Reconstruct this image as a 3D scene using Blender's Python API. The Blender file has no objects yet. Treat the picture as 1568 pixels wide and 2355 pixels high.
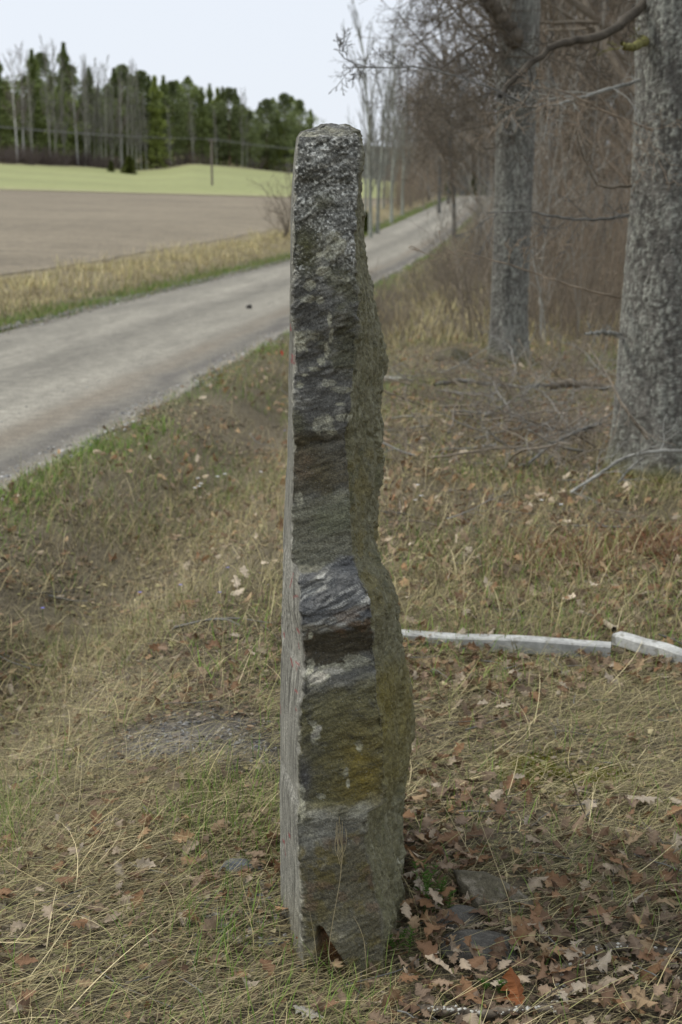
import bpy, math, random
import numpy as np
from math import sin, cos, atan, pi, radians, sqrt
rng = np.random.default_rng(7); random.seed(7)
sc = bpy.context.scene
# ---------------------------------------------------------------- camera, sky, sun, exposure
FP = 3269.4; CX = 784.0; CY = 1177.0; HC = 1.6; HOR = 470.0
TH = atan((CY - HOR) / FP)
cd = bpy.data.cameras.new('camera'); cam = bpy.data.objects.new('camera', cd); sc.collection.objects.link(cam)
cam.location = (0, 0, HC); cam.rotation_euler = (pi/2 - TH, 0, 0)
cd.sensor_fit = 'VERTICAL'; cd.sensor_height = 36; cd.sensor_width = 24; cd.lens = 50
cd.clip_start = 0.05; cd.clip_end = 4000
cd.dof.use_dof = True; cd.dof.focus_distance = 2.95; cd.dof.aperture_fstop = 6.0; cd.dof.aperture_blades = 9
sc.camera = cam
SUN_EL, SUN_AZ = radians(52), radians(-75)      # azimuth from +Y towards +X
wd = bpy.data.worlds.new('World'); sc.world = wd; wd.use_nodes = True
nt = wd.node_tree; nt.nodes.clear()
o_ = nt.nodes.new('ShaderNodeOutputWorld'); b_ = nt.nodes.new('ShaderNodeBackground'); s_ = nt.nodes.new('ShaderNodeTexSky')
s_.sky_type = 'NISHITA'; s_.sun_disc = False; s_.sun_elevation = SUN_EL; s_.sun_rotation = SUN_AZ; s_.air_density = 1; s_.dust_density = 2
mx = nt.nodes.new('ShaderNodeMix'); mx.data_type = 'RGBA'; mx.inputs['Factor'].default_value = 0.93
nt.links.new(s_.outputs[0], mx.inputs['A']); mx.inputs['B'].default_value = (5.95, 6.3, 6.85, 1)   # closed thin cloud
nt.links.new(mx.outputs['Result'], b_.inputs[0]); b_.inputs[1].default_value = 0.1
nt.links.new(b_.outputs[0], o_.inputs[0])
sl = bpy.data.lights.new('sun', 'SUN'); sl.energy = 1.5; sl.angle = radians(12); sl.color = (1, .96, .9)
so = bpy.data.objects.new('sun', sl); sc.collection.objects.link(so)
from mathutils import Vector
sd = Vector((sin(SUN_AZ)*cos(SUN_EL), cos(SUN_AZ)*cos(SUN_EL), sin(SUN_EL)))
so.rotation_euler = sd.to_track_quat('Z', 'Y').to_euler()
sc.view_settings.view_transform = 'Standard'; sc.view_settings.look = 'None'
sc.view_settings.exposure = 0.52; sc.view_settings.gamma = 1; sc.view_settings.use_curve_mapping = False

# ---------------------------------------------------------------- helpers
def ray(x, y):
    u = x - CX; v = CY - y
    return u, FP*cos(TH) + v*sin(TH), v*cos(TH) - FP*sin(TH)
def W(x, y, Y):
    r = ray(x, y); t = Y / r[1]
    return np.array([r[0]*t, Y, HC + r[2]*t])
def G(x, y, z=0.0):
    r = ray(x, y); t = (z - HC) / r[2]
    return np.array([r[0]*t, r[1]*t, z])
def pix(X, Y, Z):
    d = Y*cos(TH) - (Z-HC)*sin(TH)
    return CX + X/d*FP, CY - (Y*sin(TH) + (Z-HC)*cos(TH))/d*FP
def sst(a, b, x):
    t = np.clip((x-a)/(b-a), 0, 1); return t*t*(3-2*t)
def h3(ix, iy, iz, seed):
    n = (ix.astype(np.int64)*374761393 + iy.astype(np.int64)*668265263 + iz.astype(np.int64)*2147483647*3 + seed*974634777) & 0xffffffff
    n = ((n ^ (n >> 13)) * 1274126177) & 0xffffffff
    n = ((n ^ (n >> 16)) * 2246822519) & 0xffffffff
    return ((n ^ (n >> 15)) & 0xffffff) / float(0xffffff)
def vn(x, y, z, seed=0):
    x, y, z = np.broadcast_arrays(np.asarray(x, float), np.asarray(y, float), np.asarray(z, float))
    ix, iy, iz = np.floor(x), np.floor(y), np.floor(z)
    fx, fy, fz = x-ix, y-iy, z-iz
    fx, fy, fz = [f*f*(3-2*f) for f in (fx, fy, fz)]
    ix, iy, iz = ix.astype(np.int64), iy.astype(np.int64), iz.astype(np.int64)
    r = 0
    for a in (0, 1):
        for b in (0, 1):
            for c in (0, 1):
                r = r + h3(ix+a, iy+b, iz+c, seed) * (fx if a else 1-fx) * (fy if b else 1-fy) * (fz if c else 1-fz)
    return r*2 - 1
def fbm(x, y, z=0.0, o=4, seed=0, g=.5):
    r = 0; a = 1; s = 0
    for i in range(o):
        r = r + a*vn(np.asarray(x)*2**i, np.asarray(y)*2**i, np.asarray(z)*2**i, seed+i*17); s += a; a *= g
    return r/s
COL = sc.collection
def meshdata(name, V, F, mat=None, col=None, smooth=True):
    V = np.asarray(V, np.float32); F = np.asarray(F, np.int32)
    me = bpy.data.meshes.new(name); k = F.shape[1]
    me.vertices.add(len(V)); me.vertices.foreach_set('co', V.ravel())
    me.loops.add(F.size); me.loops.foreach_set('vertex_index', F.ravel())
    me.polygons.add(len(F)); me.polygons.foreach_set('loop_start', np.arange(0, F.size, k, dtype=np.int32))
    me.polygons.foreach_set('loop_total', np.full(len(F), k, np.int32))
    me.polygons.foreach_set('use_smooth', np.full(len(F), smooth))
    me.update(calc_edges=True)
    if col is not None:
        a = me.color_attributes.new('col', 'FLOAT_COLOR', 'POINT')
        c = np.ones((len(V), 4), np.float32); c[:, :3] = col
        a.data.foreach_set('color', c.ravel())
    if mat: me.materials.append(mat)
    me.validate()
    return me
def link(name, me, parent=None, label=None, cat=None, group=None, kind=None, loc=None, rz=0, sca=None):
    o = bpy.data.objects.new(name, me); COL.objects.link(o)
    if parent is not None: o.parent = parent
    if label: o['label'] = label
    if cat: o['category'] = cat
    if group: o['group'] = group
    if kind: o['kind'] = kind
    if loc is not None: o.location = tuple(float(a) for a in loc)
    if rz: o.rotation_euler = (0, 0, rz)
    if sca is not None: o.scale = sca if hasattr(sca, '__len__') else (sca,)*3
    return o
def copy_tree(o, label=None, loc=None, rz=0, sca=1):
    c = o.copy(); COL.objects.link(c)
    if label: c['label'] = label
    if loc is not None: c.location = tuple(float(a) for a in loc)
    c.rotation_euler = (0, 0, rz); c.scale = sca if hasattr(sca, '__len__') else (sca,)*3
    for ch in list(o.children):
        d = ch.copy(); COL.objects.link(d); d.parent = c
    return c
def mat(name, col=None, rough=.85, g1=60, a1=.35, g2=0, a2=0, bump=0, bs=200, bd=.002, spec=.25, trans=0, vary=0, flecks=None):
    """colour attribute (or a flat colour) broken up by two noises, with fine relief"""
    m = bpy.data.materials.new(name); m.use_nodes = True; t = m.node_tree; N = t.nodes; L = t.links
    p = N['Principled BSDF']; p.inputs['Roughness'].default_value = rough; p.inputs['Specular IOR Level'].default_value = spec
    tc = N.new('ShaderNodeTexCoord')
    if col is None:
        a = N.new('ShaderNodeAttribute'); a.attribute_name = 'col'; cur = a.outputs['Color']
    else:
        a = N.new('ShaderNodeRGB'); a.outputs[0].default_value = (*col, 1); cur = a.outputs[0]
    for g, am in ((g1, a1), (g2, a2)):
        if not g or not am: continue
        n = N.new('ShaderNodeTexNoise'); n.inputs['Scale'].default_value = g; n.inputs['Detail'].default_value = 4; n.inputs['Roughness'].default_value = .6
        L.new(tc.outputs['Object'], n.inputs['Vector'])
        r = N.new('ShaderNodeMapRange'); r.inputs['From Min'].default_value = .3; r.inputs['From Max'].default_value = .7
        r.inputs['To Min'].default_value = 1-am; r.inputs['To Max'].default_value = 1+am
        L.new(n.outputs['Fac'], r.inputs['Value'])
        v = N.new('ShaderNodeVectorMath'); v.operation = 'SCALE'; L.new(cur, v.inputs[0]); L.new(r.outputs[0], v.inputs['Scale']); cur = v.outputs[0]
    if flecks:
        sc_, thr, fc, fa = flecks
        n = N.new('ShaderNodeTexNoise'); n.inputs['Scale'].default_value = sc_; n.inputs['Detail'].default_value = 3
        L.new(tc.outputs['Object'], n.inputs['Vector'])
        r = N.new('ShaderNodeMapRange'); r.inputs['From Min'].default_value = thr; r.inputs['From Max'].default_value = thr+.06; r.inputs['To Max'].default_value = fa
        L.new(n.outputs['Fac'], r.inputs['Value'])
        q = N.new('ShaderNodeMix'); q.data_type = 'RGBA'; L.new(r.outputs[0], q.inputs['Factor']); L.new(cur, q.inputs['A']); q.inputs['B'].default_value = (*fc, 1); cur = q.outputs['Result']
    if vary:
        oi = N.new('ShaderNodeObjectInfo'); r = N.new('ShaderNodeMapRange'); r.inputs['To Min'].default_value = 1-vary; r.inputs['To Max'].default_value = 1+vary
        L.new(oi.outputs['Random'], r.inputs['Value']); v = N.new('ShaderNodeVectorMath'); v.operation = 'SCALE'; L.new(cur, v.inputs[0]); L.new(r.outputs[0], v.inputs['Scale']); cur = v.outputs[0]
    L.new(cur, p.inputs['Base Color'])
    if bump:
        n = N.new('ShaderNodeTexNoise'); n.inputs['Scale'].default_value = bs; n.inputs['Detail'].default_value = 5
        L.new(tc.outputs['Object'], n.inputs['Vector']); b = N.new('ShaderNodeBump'); b.inputs['Strength'].default_value = bump; b.inputs['Distance'].default_value = bd
        L.new(n.outputs['Fac'], b.inputs['Height']); L.new(b.outputs[0], p.inputs['Normal'])
    if trans:
        tr = N.new('ShaderNodeBsdfTranslucent'); L.new(cur, tr.inputs[0]); ms = N.new('ShaderNodeMixShader'); ms.inputs[0].default_value = trans
        L.new(p.outputs[0], ms.inputs[1]); L.new(tr.outputs[0], ms.inputs[2]); L.new(ms.outputs[0], N['Material Output'].inputs['Surface'])
    return m

M_ground = mat('litter_soil', g1=26, a1=.35, g2=110, a2=.45, bump=.9, bs=90, bd=.02)
M_field = mat('tilled_earth', g1=1.6, a1=.16, g2=7, a2=.30, bump=.8, bs=7, bd=.06)
M_meadow = mat('young_crop', g1=.8, a1=.10, g2=5, a2=.12, bump=.3, bs=5, bd=.05)
M_road = mat('packed_gravel', g1=9, a1=.22, g2=55, a2=.38, bump=.6, bs=60, bd=.012)
M_stone = mat('gneiss', rough=.75, g1=210, a1=.34, g2=620, a2=.45, bump=.8, bs=330, bd=.0035, spec=.35, flecks=(520, .66, (.42, .43, .43), .75))
M_rock = mat('field_rock', rough=.85, g1=60, a1=.3, g2=300, a2=.35, bump=.8, bs=180, bd=.004)
M_bark = mat('oak_bark', rough=.95, g1=30, a1=.2, g2=90, a2=.35, bump=.8, bs=60, bd=.01)
M_twig = mat('twig_bark', rough=.9, g1=40, a1=.25)
M_grass = mat('grass_blades', rough=.7, g1=0, a1=0, trans=.12)
M_leaf = mat('dead_leaf', rough=.75, g1=70, a1=.22, g2=300, a2=.15, trans=.12)
M_needle = mat('conifer_needles', rough=.8, g1=1.2, a1=.25, vary=.22)
M_pbark = mat('wood_trunk_bark', rough=.9, g1=6, a1=.3, vary=.2)
M_white = mat('white_painted_post', (.44, .44, .41), rough=.6, g1=9, a1=.30, g2=70, a2=.2, flecks=(30, .58, (.20, .19, .15), .7), bump=.1, bs=80)
M_whiteend = mat('dirty_post_face', (.36, .36, .34), rough=.7, g1=9, a1=.25, g2=60, a2=.2)
M_wire = mat('wire', (.18, .18, .18), rough=.6, g1=0, a1=0)
M_pole = mat('weathered_pole_wood', (.20, .17, .15), g1=5, a1=.2)
M_fungus = mat('pale_fungus', (.62, .60, .52), rough=.9, g1=200, a1=.2)

# ---------------------------------------------------------------- terrain
ROADZ = np.array([[0, 0], [45, 0], [62, .2], [80, .62], [105, 1.25], [135, 2.0], [160, 2.5], [176, 2.55], [205, 2.0], [300, -1], [900, -4]])
def rz_(Y): return np.interp(Y, ROADZ[:, 0], ROADZ[:, 1])
YB = ([0, 310, 671, 784, 900], [438, 446, 455, 457, 458])
YC = ([-300, 0, 227, 310, 380, 444, 516, 671, 784, 900], [365, 377, 387, 395, 390, 379, 384, 400, 405, 420])
YBD = 140.0
def edgeY(px): return np.interp(px, [0, 784], [225, 300])
def T(X, Y):
    X = np.asarray(X, float); Y = np.asarray(Y, float); Ys = np.maximum(Y, 1.0)
    w = X - .121*Y; r = rz_(Y)
    px = CX + X/Ys*3345
    zb = HC + (HOR - np.interp(px, *YB))*YBD/3345
    Yc = edgeY(px); zc = HC + (HOR - np.interp(px, *YC))*Yc/3345
    f = np.where(Y < 25, .12*sst(5, 25, Y), np.where(Y < YBD, .12 + (zb-.12)*((Y-25)/(YBD-25))**1.25, np.where(Y < Yc, zb + (zc-zb)*(Y-YBD)/(Yc-YBD), zc + np.minimum(np.maximum(Y-Yc-14, 0)*.13, 11))))
    u = -6.5 - w
    left = r + (f - r)*sst(0, 9, u) + .13*sst(.9, 2.2, u)*(1-sst(3.2, 5.5, u))
    right = r + .035*np.clip(w-2.5, 0, 60)*sst(10, 40, Y) + .05*np.clip(w-1, 0, 40)*sst(14, 40, Y)
    ditch = -.30*np.exp(-((w+1.9)/.5)**2)*(1-sst(35, 60, Y)) + .05*np.exp(-((w+1.0)/.5)**2)
    z = np.where(w < -6.5, left, np.where(w < -2.95, r - .05*sst(-6.5, -6.3, w)*(1-sst(-3.15, -2.95, w)), right + ditch*sst(-2.95, -2.6, w)))
    gv = (w > -2.7) | (w < -6.9)
    z = z + gv*(.022*fbm(X*1.7, Y*1.7, 0, 3, 5) + .008*fbm(X*9, Y*9, 0, 2, 9))*(Y < 60)
    return z - .032*np.exp(-(X/.17)**2-((Y-2.74)/.17)**2)
rad = np.concatenate([np.geomspace(.3, 2, 12, endpoint=False), np.linspace(2, 9, 230, endpoint=False), np.geomspace(9, 40, 150, endpoint=False), np.geomspace(40, 900, 110)])
ang = np.concatenate([np.linspace(-pi, -.45, 70, endpoint=False), np.linspace(-.45, .45, 330, endpoint=False), np.linspace(.45, pi, 71)])
A, R = np.meshgrid(ang, rad); GX = R*np.sin(A); GY = R*np.cos(A); GZ = T(GX, GY)
V = np.stack([GX, GY, GZ], -1).reshape(-1, 3)
def gridF(nr, nc):
    i = np.arange((nr-1)*nc).reshape(nr-1, nc)[:, :-1].ravel()
    return np.stack([i, i+1, i+1+nc, i+nc], 1)
def soil(X, Y):
    w = X - .121*Y
    n = fbm(X*1.3, Y*1.3, 0, 4, 3)[..., None]; n2 = fbm(X*6, Y*6, 0, 3, 33)[..., None]
    c = np.array([.105, .085, .055]) * (1 + .35*n) + (np.array([.05, .045, .028]))*sst(4.5, 7, Y)[..., None] + n2*np.array([.02, .02, .01])
    gr = (.45*np.exp(-((w+2.85)/.18)**2) + np.exp(-((w+6.9)/.4)**2))[..., None]
    c = c + (np.array([.085, .13, .028])-c)*np.clip(gr, 0, 1)*.9
    dry = (sst(-6.9, -7.5, w)*1.0)[..., None] if False else (sst(.7, 1.4, -6.5-w))[..., None]
    c = c + (np.array([.24, .20, .115])-c)*dry
    fo = (sst(225, 260, Y)*(w < -6.5))[..., None]
    c = c + (np.array([.035, .035, .022])-c)*fo
    fr = (sst(15, 26, Y)*sst(-2, 0, w))[..., None]
    c = c + (np.array([.10, .075, .05])-c)*fr*.8
    # worn gravel path
    pth = np.exp(-(((X+.38+.45*(Y-3.98))/.28)**2 + ((Y-3.98)/.24)**2)**1.5)[..., None]
    c = c + (np.array([.135, .12, .098])*(1+.9*n2)-c)*np.clip(pth*(1.1+1.5*n), 0, 1)
    # moss cushions
    for (mx_, my_, s1, s2) in MOSS:
        m = np.exp(-(((X-mx_)/s1)**2 + ((Y-my_)/s2)**2)**2)*(.75+.5*n2[..., 0]); c = c + (np.array([.12, .125, .02])-c)*np.clip(m, 0, 1)[..., None]
    return np.clip(c, .01, 1)
_m = [G(1240, 1775), G(1335, 1790), G(1340, 1640), G(1180, 1975)]
MOSS = [(_m[0][0], _m[0][1], .10, .10), (_m[1][0], _m[1][1], .11, .09), (_m[2][0], _m[2][1], .05, .05), (_m[3][0]+.1, _m[3][1], .03, .03), (2.0, 8.15, .5, .35), (1.85, 14.35, .3, .25)]
link('ground', meshdata('ground', V, gridF(len(rad), len(ang)), M_ground, soil(GX, GY).reshape(-1, 3)), kind='structure')
GROUND = bpy.data.objects['ground']
# gravel road
ry = np.concatenate([np.linspace(-30, 4, 30, endpoint=False), np.geomspace(4, 60, 420, endpoint=False), np.geomspace(60, 230, 160)]); rw = np.linspace(-6.58, -2.88, 110)
RW, RY = np.meshgrid(rw, ry); edge = .16*fbm(RY*.9, RY*0+3, 0, 5, 2, .7)
WW = RW + edge*np.where(RW < -4.7, sst(-4.9, -6.5, RW), 1)*1.0; WW = RW + edge*np.abs((RW+4.73)/1.85)**2
RX = WW + .121*RY
t_ = (RW+6.58)/3.7
RZ = rz_(RY) + .012 + .02*np.sin(t_*pi) - .015*np.exp(-((t_-.3)/.09)**2) - .015*np.exp(-((t_-.72)/.09)**2) + .006*fbm(RX*4, RY*2, 0, 3, 8) - .05*(np.abs(t_-.5) > .494)
n = fbm(WW*2.2, RY*.25, 0, 4, 11); n2 = fbm(WW*7, RY*1.2, 0, 3, 12)
rc = np.array([.245, .228, .185])*(1+.20*n[..., None]+.2*n2[..., None])
tr = (np.exp(-((t_-.3)/.10)**2)+np.exp(-((t_-.70)/.10)**2))[..., None]
rc = rc*(1+.20*tr)*(1-.16*(np.exp(-((t_-.5)/.07)**2)*(.8+n))[..., None]); br = np.clip(np.exp(-((t_-.84)/.055)**2)*(.7+n), 0, 1)[..., None]*.75
rc = rc + (np.array([.20, .165, .12])-rc)*br
dk = np.clip(np.exp(-((t_-.93)/.045)**2)*(.8+n2), 0, 1)[..., None]*.85
rc = rc + (np.array([.125, .115, .10])-rc)*dk
rc = rc*(1+.25*np.exp(-((t_-.985)/.02)**2)[..., None])*(1 - .10*sst(.15, .0, t_)[..., None])
link('road', meshdata('road', np.stack([RX, RY, RZ], -1).reshape(-1, 3), gridF(len(ry), len(rw)), M_road, rc.reshape(-1, 3)), kind='structure')
# ploughed field and meadow sheets
def sheet(name, ypx, xa, fn, m, off):
    P = []; 
    for Yv in ypx: P.append(np.stack([fn(Yv, xa)[0], fn(Yv, xa)[1]], -1))
    P = np.array(P); Z = T(P[..., 0], P[..., 1]) + off
    return P, Z
xs = np.linspace(0, 1, 160)
def fld(Y0, Y1, ny, name, m, off, cf):
    yy = np.geomspace(Y0, Y1, ny); U, YY = np.meshgrid(xs, yy)
    XR = .121*YY - 6.5 - 4.0 - .35*fbm(YY*.3, YY*0, 0, 3, 61)
    XL = -0.55*YY - 12
    X = XR + (XL-XR)*U**1.5
    px = CX + X/YY*3345
    Z = T(X, YY) + off - .12*np.exp(-U/.004)
    link(name, meshdata(name, np.stack([X, YY, Z], -1).reshape(-1, 3), gridF(ny, len(xs)), m, cf(X, YY).reshape(-1, 3)), kind='structure')
def fcol(X, Y):
    n = fbm(X*.25, Y*.10, 0, 4, 71)[..., None]; f = fbm(X*.12+Y*.02, Y*.9, 0, 3, 72)[..., None]
    return np.array([.225, .188, .130])*(1+.16*n+.24*f)
def mcol(X, Y):
    n = fbm(X*.03, Y*.08, 0, 4, 73)[..., None]; 
    c = np.array([.285, .30, .125])*(1+.13*n); px = CX + X/Y*3345
    e = (np.exp(-((Y-YBD)/3.5)**2))[..., None]; c = c+(np.array([.36, .33, .18])-c)*e*.8
    e2 = sst(0, 14, Y-edgeY(px)+16)[..., None]; c = c+(np.array([.33, .28, .17])-c)*e2*.8
    return c
fld(19, YBD, 170, 'ploughed_field', M_field, .035, fcol)
fld(YBD-1, 300, 90, 'green_field', M_meadow, .09, mcol)

# ---------------------------------------------------------------- the standing stone
def tab(t): t = np.array(t, float); return lambda y: np.interp(y, t[:, 0], t[:, 1])
tSL = tab([(284, 765), (287, 748), (292, 734), (298, 718), (304, 693), (313, 683), (353, 678), (437, 673), (525, 668), (658, 667), (769, 666), (849, 663), (947, 662), (1045, 660), (1144, 655), (1242, 651), (1328, 649), (1401, 647), (1582, 644), (1736, 642), (1971, 641), (2050, 642), (2130, 646), (2300, 655)])
tFL = tab([(284, 768), (287, 752), (292, 738), (298, 722), (304, 697), (313, 687), (353, 681), (437, 675), (525, 671), (600, 670), (700, 671), (751, 673), (849, 674), (923, 672), (1020, 675), (1119, 672), (1193, 669), (1266, 669), (1292, 671), (1303, 678), (1324, 684), (1437, 692), (1504, 698), (1569, 696), (1633, 690), (1711, 684), (1840, 687), (1866, 681), (1944, 683), (2050, 691), (2181, 695), (2300, 700)])
tR = tab([(284, 788), (287, 800), (291, 808), (300, 821), (309, 826), (393, 827), (452, 822), (525, 818), (614, 820), (680, 825), (769, 822), (813, 818), (898, 811), (947, 808), (1009, 797), (1070, 801), (1168, 808), (1254, 811), (1287, 813), (1331, 831), (1367, 852), (1427, 856), (1517, 865), (1607, 869), (1685, 886), (1788, 888), (1852, 880), (1870, 846), (1958, 842), (2010, 857), (2076, 870), (2129, 880), (2300, 884)])
tBR = tab([(284, 790), (287, 803), (291, 812), (300, 827), (309, 831), (393, 832), (481, 833), (536, 838), (596, 846), (647, 853), (724, 873), (769, 881), (800, 892), (837, 893), (886, 884), (947, 884), (996, 887), (1045, 885), (1119, 878), (1193, 876), (1266, 874), (1293, 877), (1324, 899), (1370, 916), (1440, 929), (1517, 933), (1569, 934), (1685, 935), (1762, 933), (1814, 932), (1866, 928), (1944, 930), (1979, 937), (2050, 929), (2300, 925)])
tHUMP = tab([(284, 780), (300, 820), (400, 825), (600, 835), (700, 860), (780, 885), (837, 889), (900, 870), (1266, 860), (1324, 890), (1440, 920), (1517, 935), (1569, 948), (1633, 955), (1685, 953), (1720, 940), (1790, 925), (2300, 915)])
tD = tab([(284, .09), (290, .05), (300, .018), (315, 0), (390, .0), (420, .006), (500, .0), (700, -.004), (880, .004), (990, -.004), (1015, .010), (1080, .012), (1290, .020), (1300, .014), (1330, -.03), (1375, -.052), (1436, -.064), (1456, -.042), (1500, -.024), (1540, -.030), (1560, -.050), (1640, -.058), (1840, -.056), (1856, -.066), (1880, -.078), (1960, -.084), (2110, -.098), (2200, -.118), (2300, -.14)])
YF = 2.90
nrow = 860
ypx = np.concatenate([np.linspace(284.5, 315, 40, endpoint=False), np.linspace(315, 2290, nrow-40)])
Zr = np.minimum.accumulate(np.array([W(760, y, YF+float(tD(y)))[2] for y in ypx]))
def proj_y(Y, Z): return pix(0.0, Y, Z)[1]
def backX(tb, Y, Z, iters=1):
    yy = proj_y(Y, Z); d = Y*cos(TH) - (Z-HC)*sin(TH)
    return (tb(yy)-CX)*d/FP
topf = sst(284, 320, ypx)        # shrink depth at the crown
Yfr = YF + tD(ypx)
dep = .28 + .30*topf
cps = []
def cp(tb, Y, dx=0): return np.stack([backX(tb, Y, Zr)+dx, Y, Zr], -1)
def front(tb, Y):
    d = Y*cos(TH)-(Zr-HC)*sin(TH); yy = proj_y(Y, Zr); return np.stack([(tb(yy)-CX)*d/FP, Y, Zr], -1)
C_SL = cp(tSL, Yfr + .06 + .20*topf)
C_FL = front(tFL, Yfr+.004)
C_FM = (front(tFL, Yfr)+front(tR, Yfr))/2; C_FM[:, 1] -= .006*topf
C_R = front(tR, Yfr+.004)
C_M = cp(tBR, Yfr+.05+.10*topf); C_M[:, 0] = C_R[:, 0]*.42 + C_M[:, 0]*.58 
C_BR = cp(tBR, Yfr + .08 + .20*topf)
C_H = cp(tHUMP, Yfr + .12 + .34*topf)
C_B2 = C_H.copy(); C_B2[:, 1] += .20*topf; C_B2[:, 0] -= .10*topf*(1+0*Zr)
C_B1 = C_SL.copy(); C_B1[:, 1] += .03+.34*topf; C_B1[:, 0] += .03*topf
C_B2[:, 0] = np.maximum(C_B2[:, 0], C_B1[:, 0]+.03)
segs = [(C_SL, C_FL, 34), (C_FL, C_FM, 52), (C_FM, C_R, 52), (C_R, C_M, 24), (C_M, C_BR, 18), (C_BR, C_H, 18), (C_H, C_B2, 12), (C_B2, C_B1, 16), (C_B1, C_SL, 16)]
ring = []; face = []
for k, (a, b, nn) in enumerate(segs):
    for i in range(nn):
        t = i/nn; ring.append(a*(1-t)+b*t); face.append(k + t)
P = np.stack(ring, 1); face = np.array(face); nr, nc = P.shape[:2]
# round the corners a little along the ring
for _ in range(2): P[:, :, :2] = (np.roll(P, 1, 1)[:, :, :2] + P[:, :, :2]*2 + np.roll(P, -1, 1)[:, :, :2])/4
tan = np.roll(P, -1, 1)-np.roll(P, 1, 1); NX = np.stack([tan[..., 1], -tan[..., 0], 0*tan[..., 0]], -1); NX /= np.linalg.norm(NX, axis=-1, keepdims=True)+1e-9
cen = P.mean(1, keepdims=True); sg = np.sign((NX*(P-cen))[..., :2].sum(-1).mean()); NX *= sg
X, Y, Z = P[..., 0], P[..., 1], P[..., 2]
PX, PY = pix(X, Y, Z)
fr = (sst(.9, 1.08, face)*(1-sst(2.9, 3.1, face)))[None, :]; lf = (1-sst(.85, 1.02, face))[None, :] + (face > 8)[None, :]; rt = (sst(2.95, 3.1, face)*(face < 8))[None, :]
# rock relief: ledges tilt up to the right on the front, foliation runs vertically on the two broad faces
s1 = Z - .35*X; wob = .02*fbm(X*9, Y*9, Z*5, 3, 1)
rough_ = .6+.8*sst(-.3, .4, fbm(X*6, Y*6, Z*3.5, 2, 77))
fine = fbm(X*75, Y*75, (s1+wob)*150, 5, 4, .62); chunk = fbm(X*28, Y*28, (s1+wob)*48, 5, 21, .6)
step = fbm(X*9, Y*9, (s1+wob)*13, 4, 24, .55)
facet = np.abs(fbm(X*17, Y*17, (s1+wob)*24, 3, 29))
dsp = fr*rough_*(.0055*chunk + .0042*fine + .012*step - .010*facet)
dsp = dsp*(1-.55*sst(1120, 1150, PY)*(1-sst(1270, 1300, PY)))
dsp = dsp + lf*(.0022*fbm(X*60, Y*110, Z*5, 4, 25) + .0016*fbm(X*200, Y*260, Z*22, 2, 26) + .004*fbm(X*20, Y*20, Z*6, 3, 35))
dsp = dsp + rt*(.016*fbm(X*8, Y*8, Z*7, 4, 27) + rough_*.012*fbm(X*38, Y*34, Z*19, 5, 28, .62) + .005*fbm(X*150, Y*150, Z*90, 3, 30) - .012*np.abs(fbm(X*14, Y*14, Z*8, 3, 36)))
# chipped arrises
arr = (np.exp(-((face-3.0)/.16)**2)+.7*np.exp(-((face-1.0)/.10)**2)+np.exp(-((face-5.0)/.4)**2))[None, :]
dsp = dsp - arr*.012*sst(.0, .45, fbm(X*20, Y*20, Z*34, 4, 37, .6)) + arr*.003*fbm(X*90, Y*90, Z*120, 3, 38)
# hollow broken out of the foot on the left
hol = np.clip(1-np.abs((PX-(735+(PY-2135)*.30))/(8+(PY-2130)*.30)), 0, 1)*sst(2128, 2150, PY)*fr
dsp = dsp - .035*np.clip(hol*2.2, 0, 1)
dsp = dsp - .010*np.exp(-((PX-860-12*vn(Z*30, 0, 0))/14)**2-((PY-1195)/16)**2)*0
dsp = dsp - .010*np.exp(-((PX-(862))/12)**2-((PY-1003-.3*(PX-862))/6)**2)*rt - .010*fr*np.exp(-((PY-1012+.05*(PX-700)+22*vn(PX*.04, PY*.01, 0, 3))/9)**2)*sst(0, 40, 810-PX)
dsp *= (.35+.65*sst(284, 300, ypx))[:, None]
P2 = P + NX*dsp[..., None]
P2[..., 2] += (.010*fbm(X*24, Y*24, 3, 4, 31, .6))*(1-sst(290, 350, ypx))[:, None]
# albedo: mineral bands, lichens, algae and iron stains at their places on the stone
def C(*a): return np.array(a, float)
sp = fbm(X*230, Y*230, Z*300, 2, 40); mid = fbm(X*45, Y*45, Z*60, 3, 41); big = fbm(X*11, Y*11, Z*9, 3, 42)
def blend(c, m, k): return c + (k - c)*np.clip(m, 0, 1)[..., None]
lin2 = fbm(X*30, Y*30, s1*70, 4, 51, .6)
c = np.zeros(X.shape+(3,)) + C(.088, .088, .084)
c = c*(1+.35*mid[..., None]+.25*big[..., None])
jag = 12*mid+34*fbm(X*14, Y*14, Z*22, 4, 43)
def zone(y0, y1, soft=18): y = PY + jag + .22*(PX-760)*sst(950, 1150, PY); return sst(y0-soft, y0+soft, y)*(1-sst(y1-soft, y1+soft, y))
c = blend(c, (zone(200, 392)+zone(418, 520)*1.0)*(.62+.7*mid), C(.185, .19, .193))
c = blend(c, (zone(520, 600)*sst(725, 760, PX+12*mid))*(.7+.9*mid), C(.20, .203, .203))
c = blend(c, zone(322, 334, 5)*sst(690, 720, PX)*.8, C(.08, .08, .075))
c = blend(c, zone(396, 416, 6)*.9, C(.072, .072, .064))
c = blend(c, sst(.15, .5, sp)*(zone(284, 650, 40))*.75, C(.37, .38, .39))
c = blend(c, sst(.12, .4, -sp)*(zone(284, 650, 40))*.7, C(.035, .037, .034))
c = blend(c, (np.exp(-((PX-700)/40)**2-((PY-575)/55)**2)*1.1+.6*np.exp(-((PX-740)/30)**2-((PY-470)/30)**2))*(.7+mid), C(.062, .062, .030))
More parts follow.
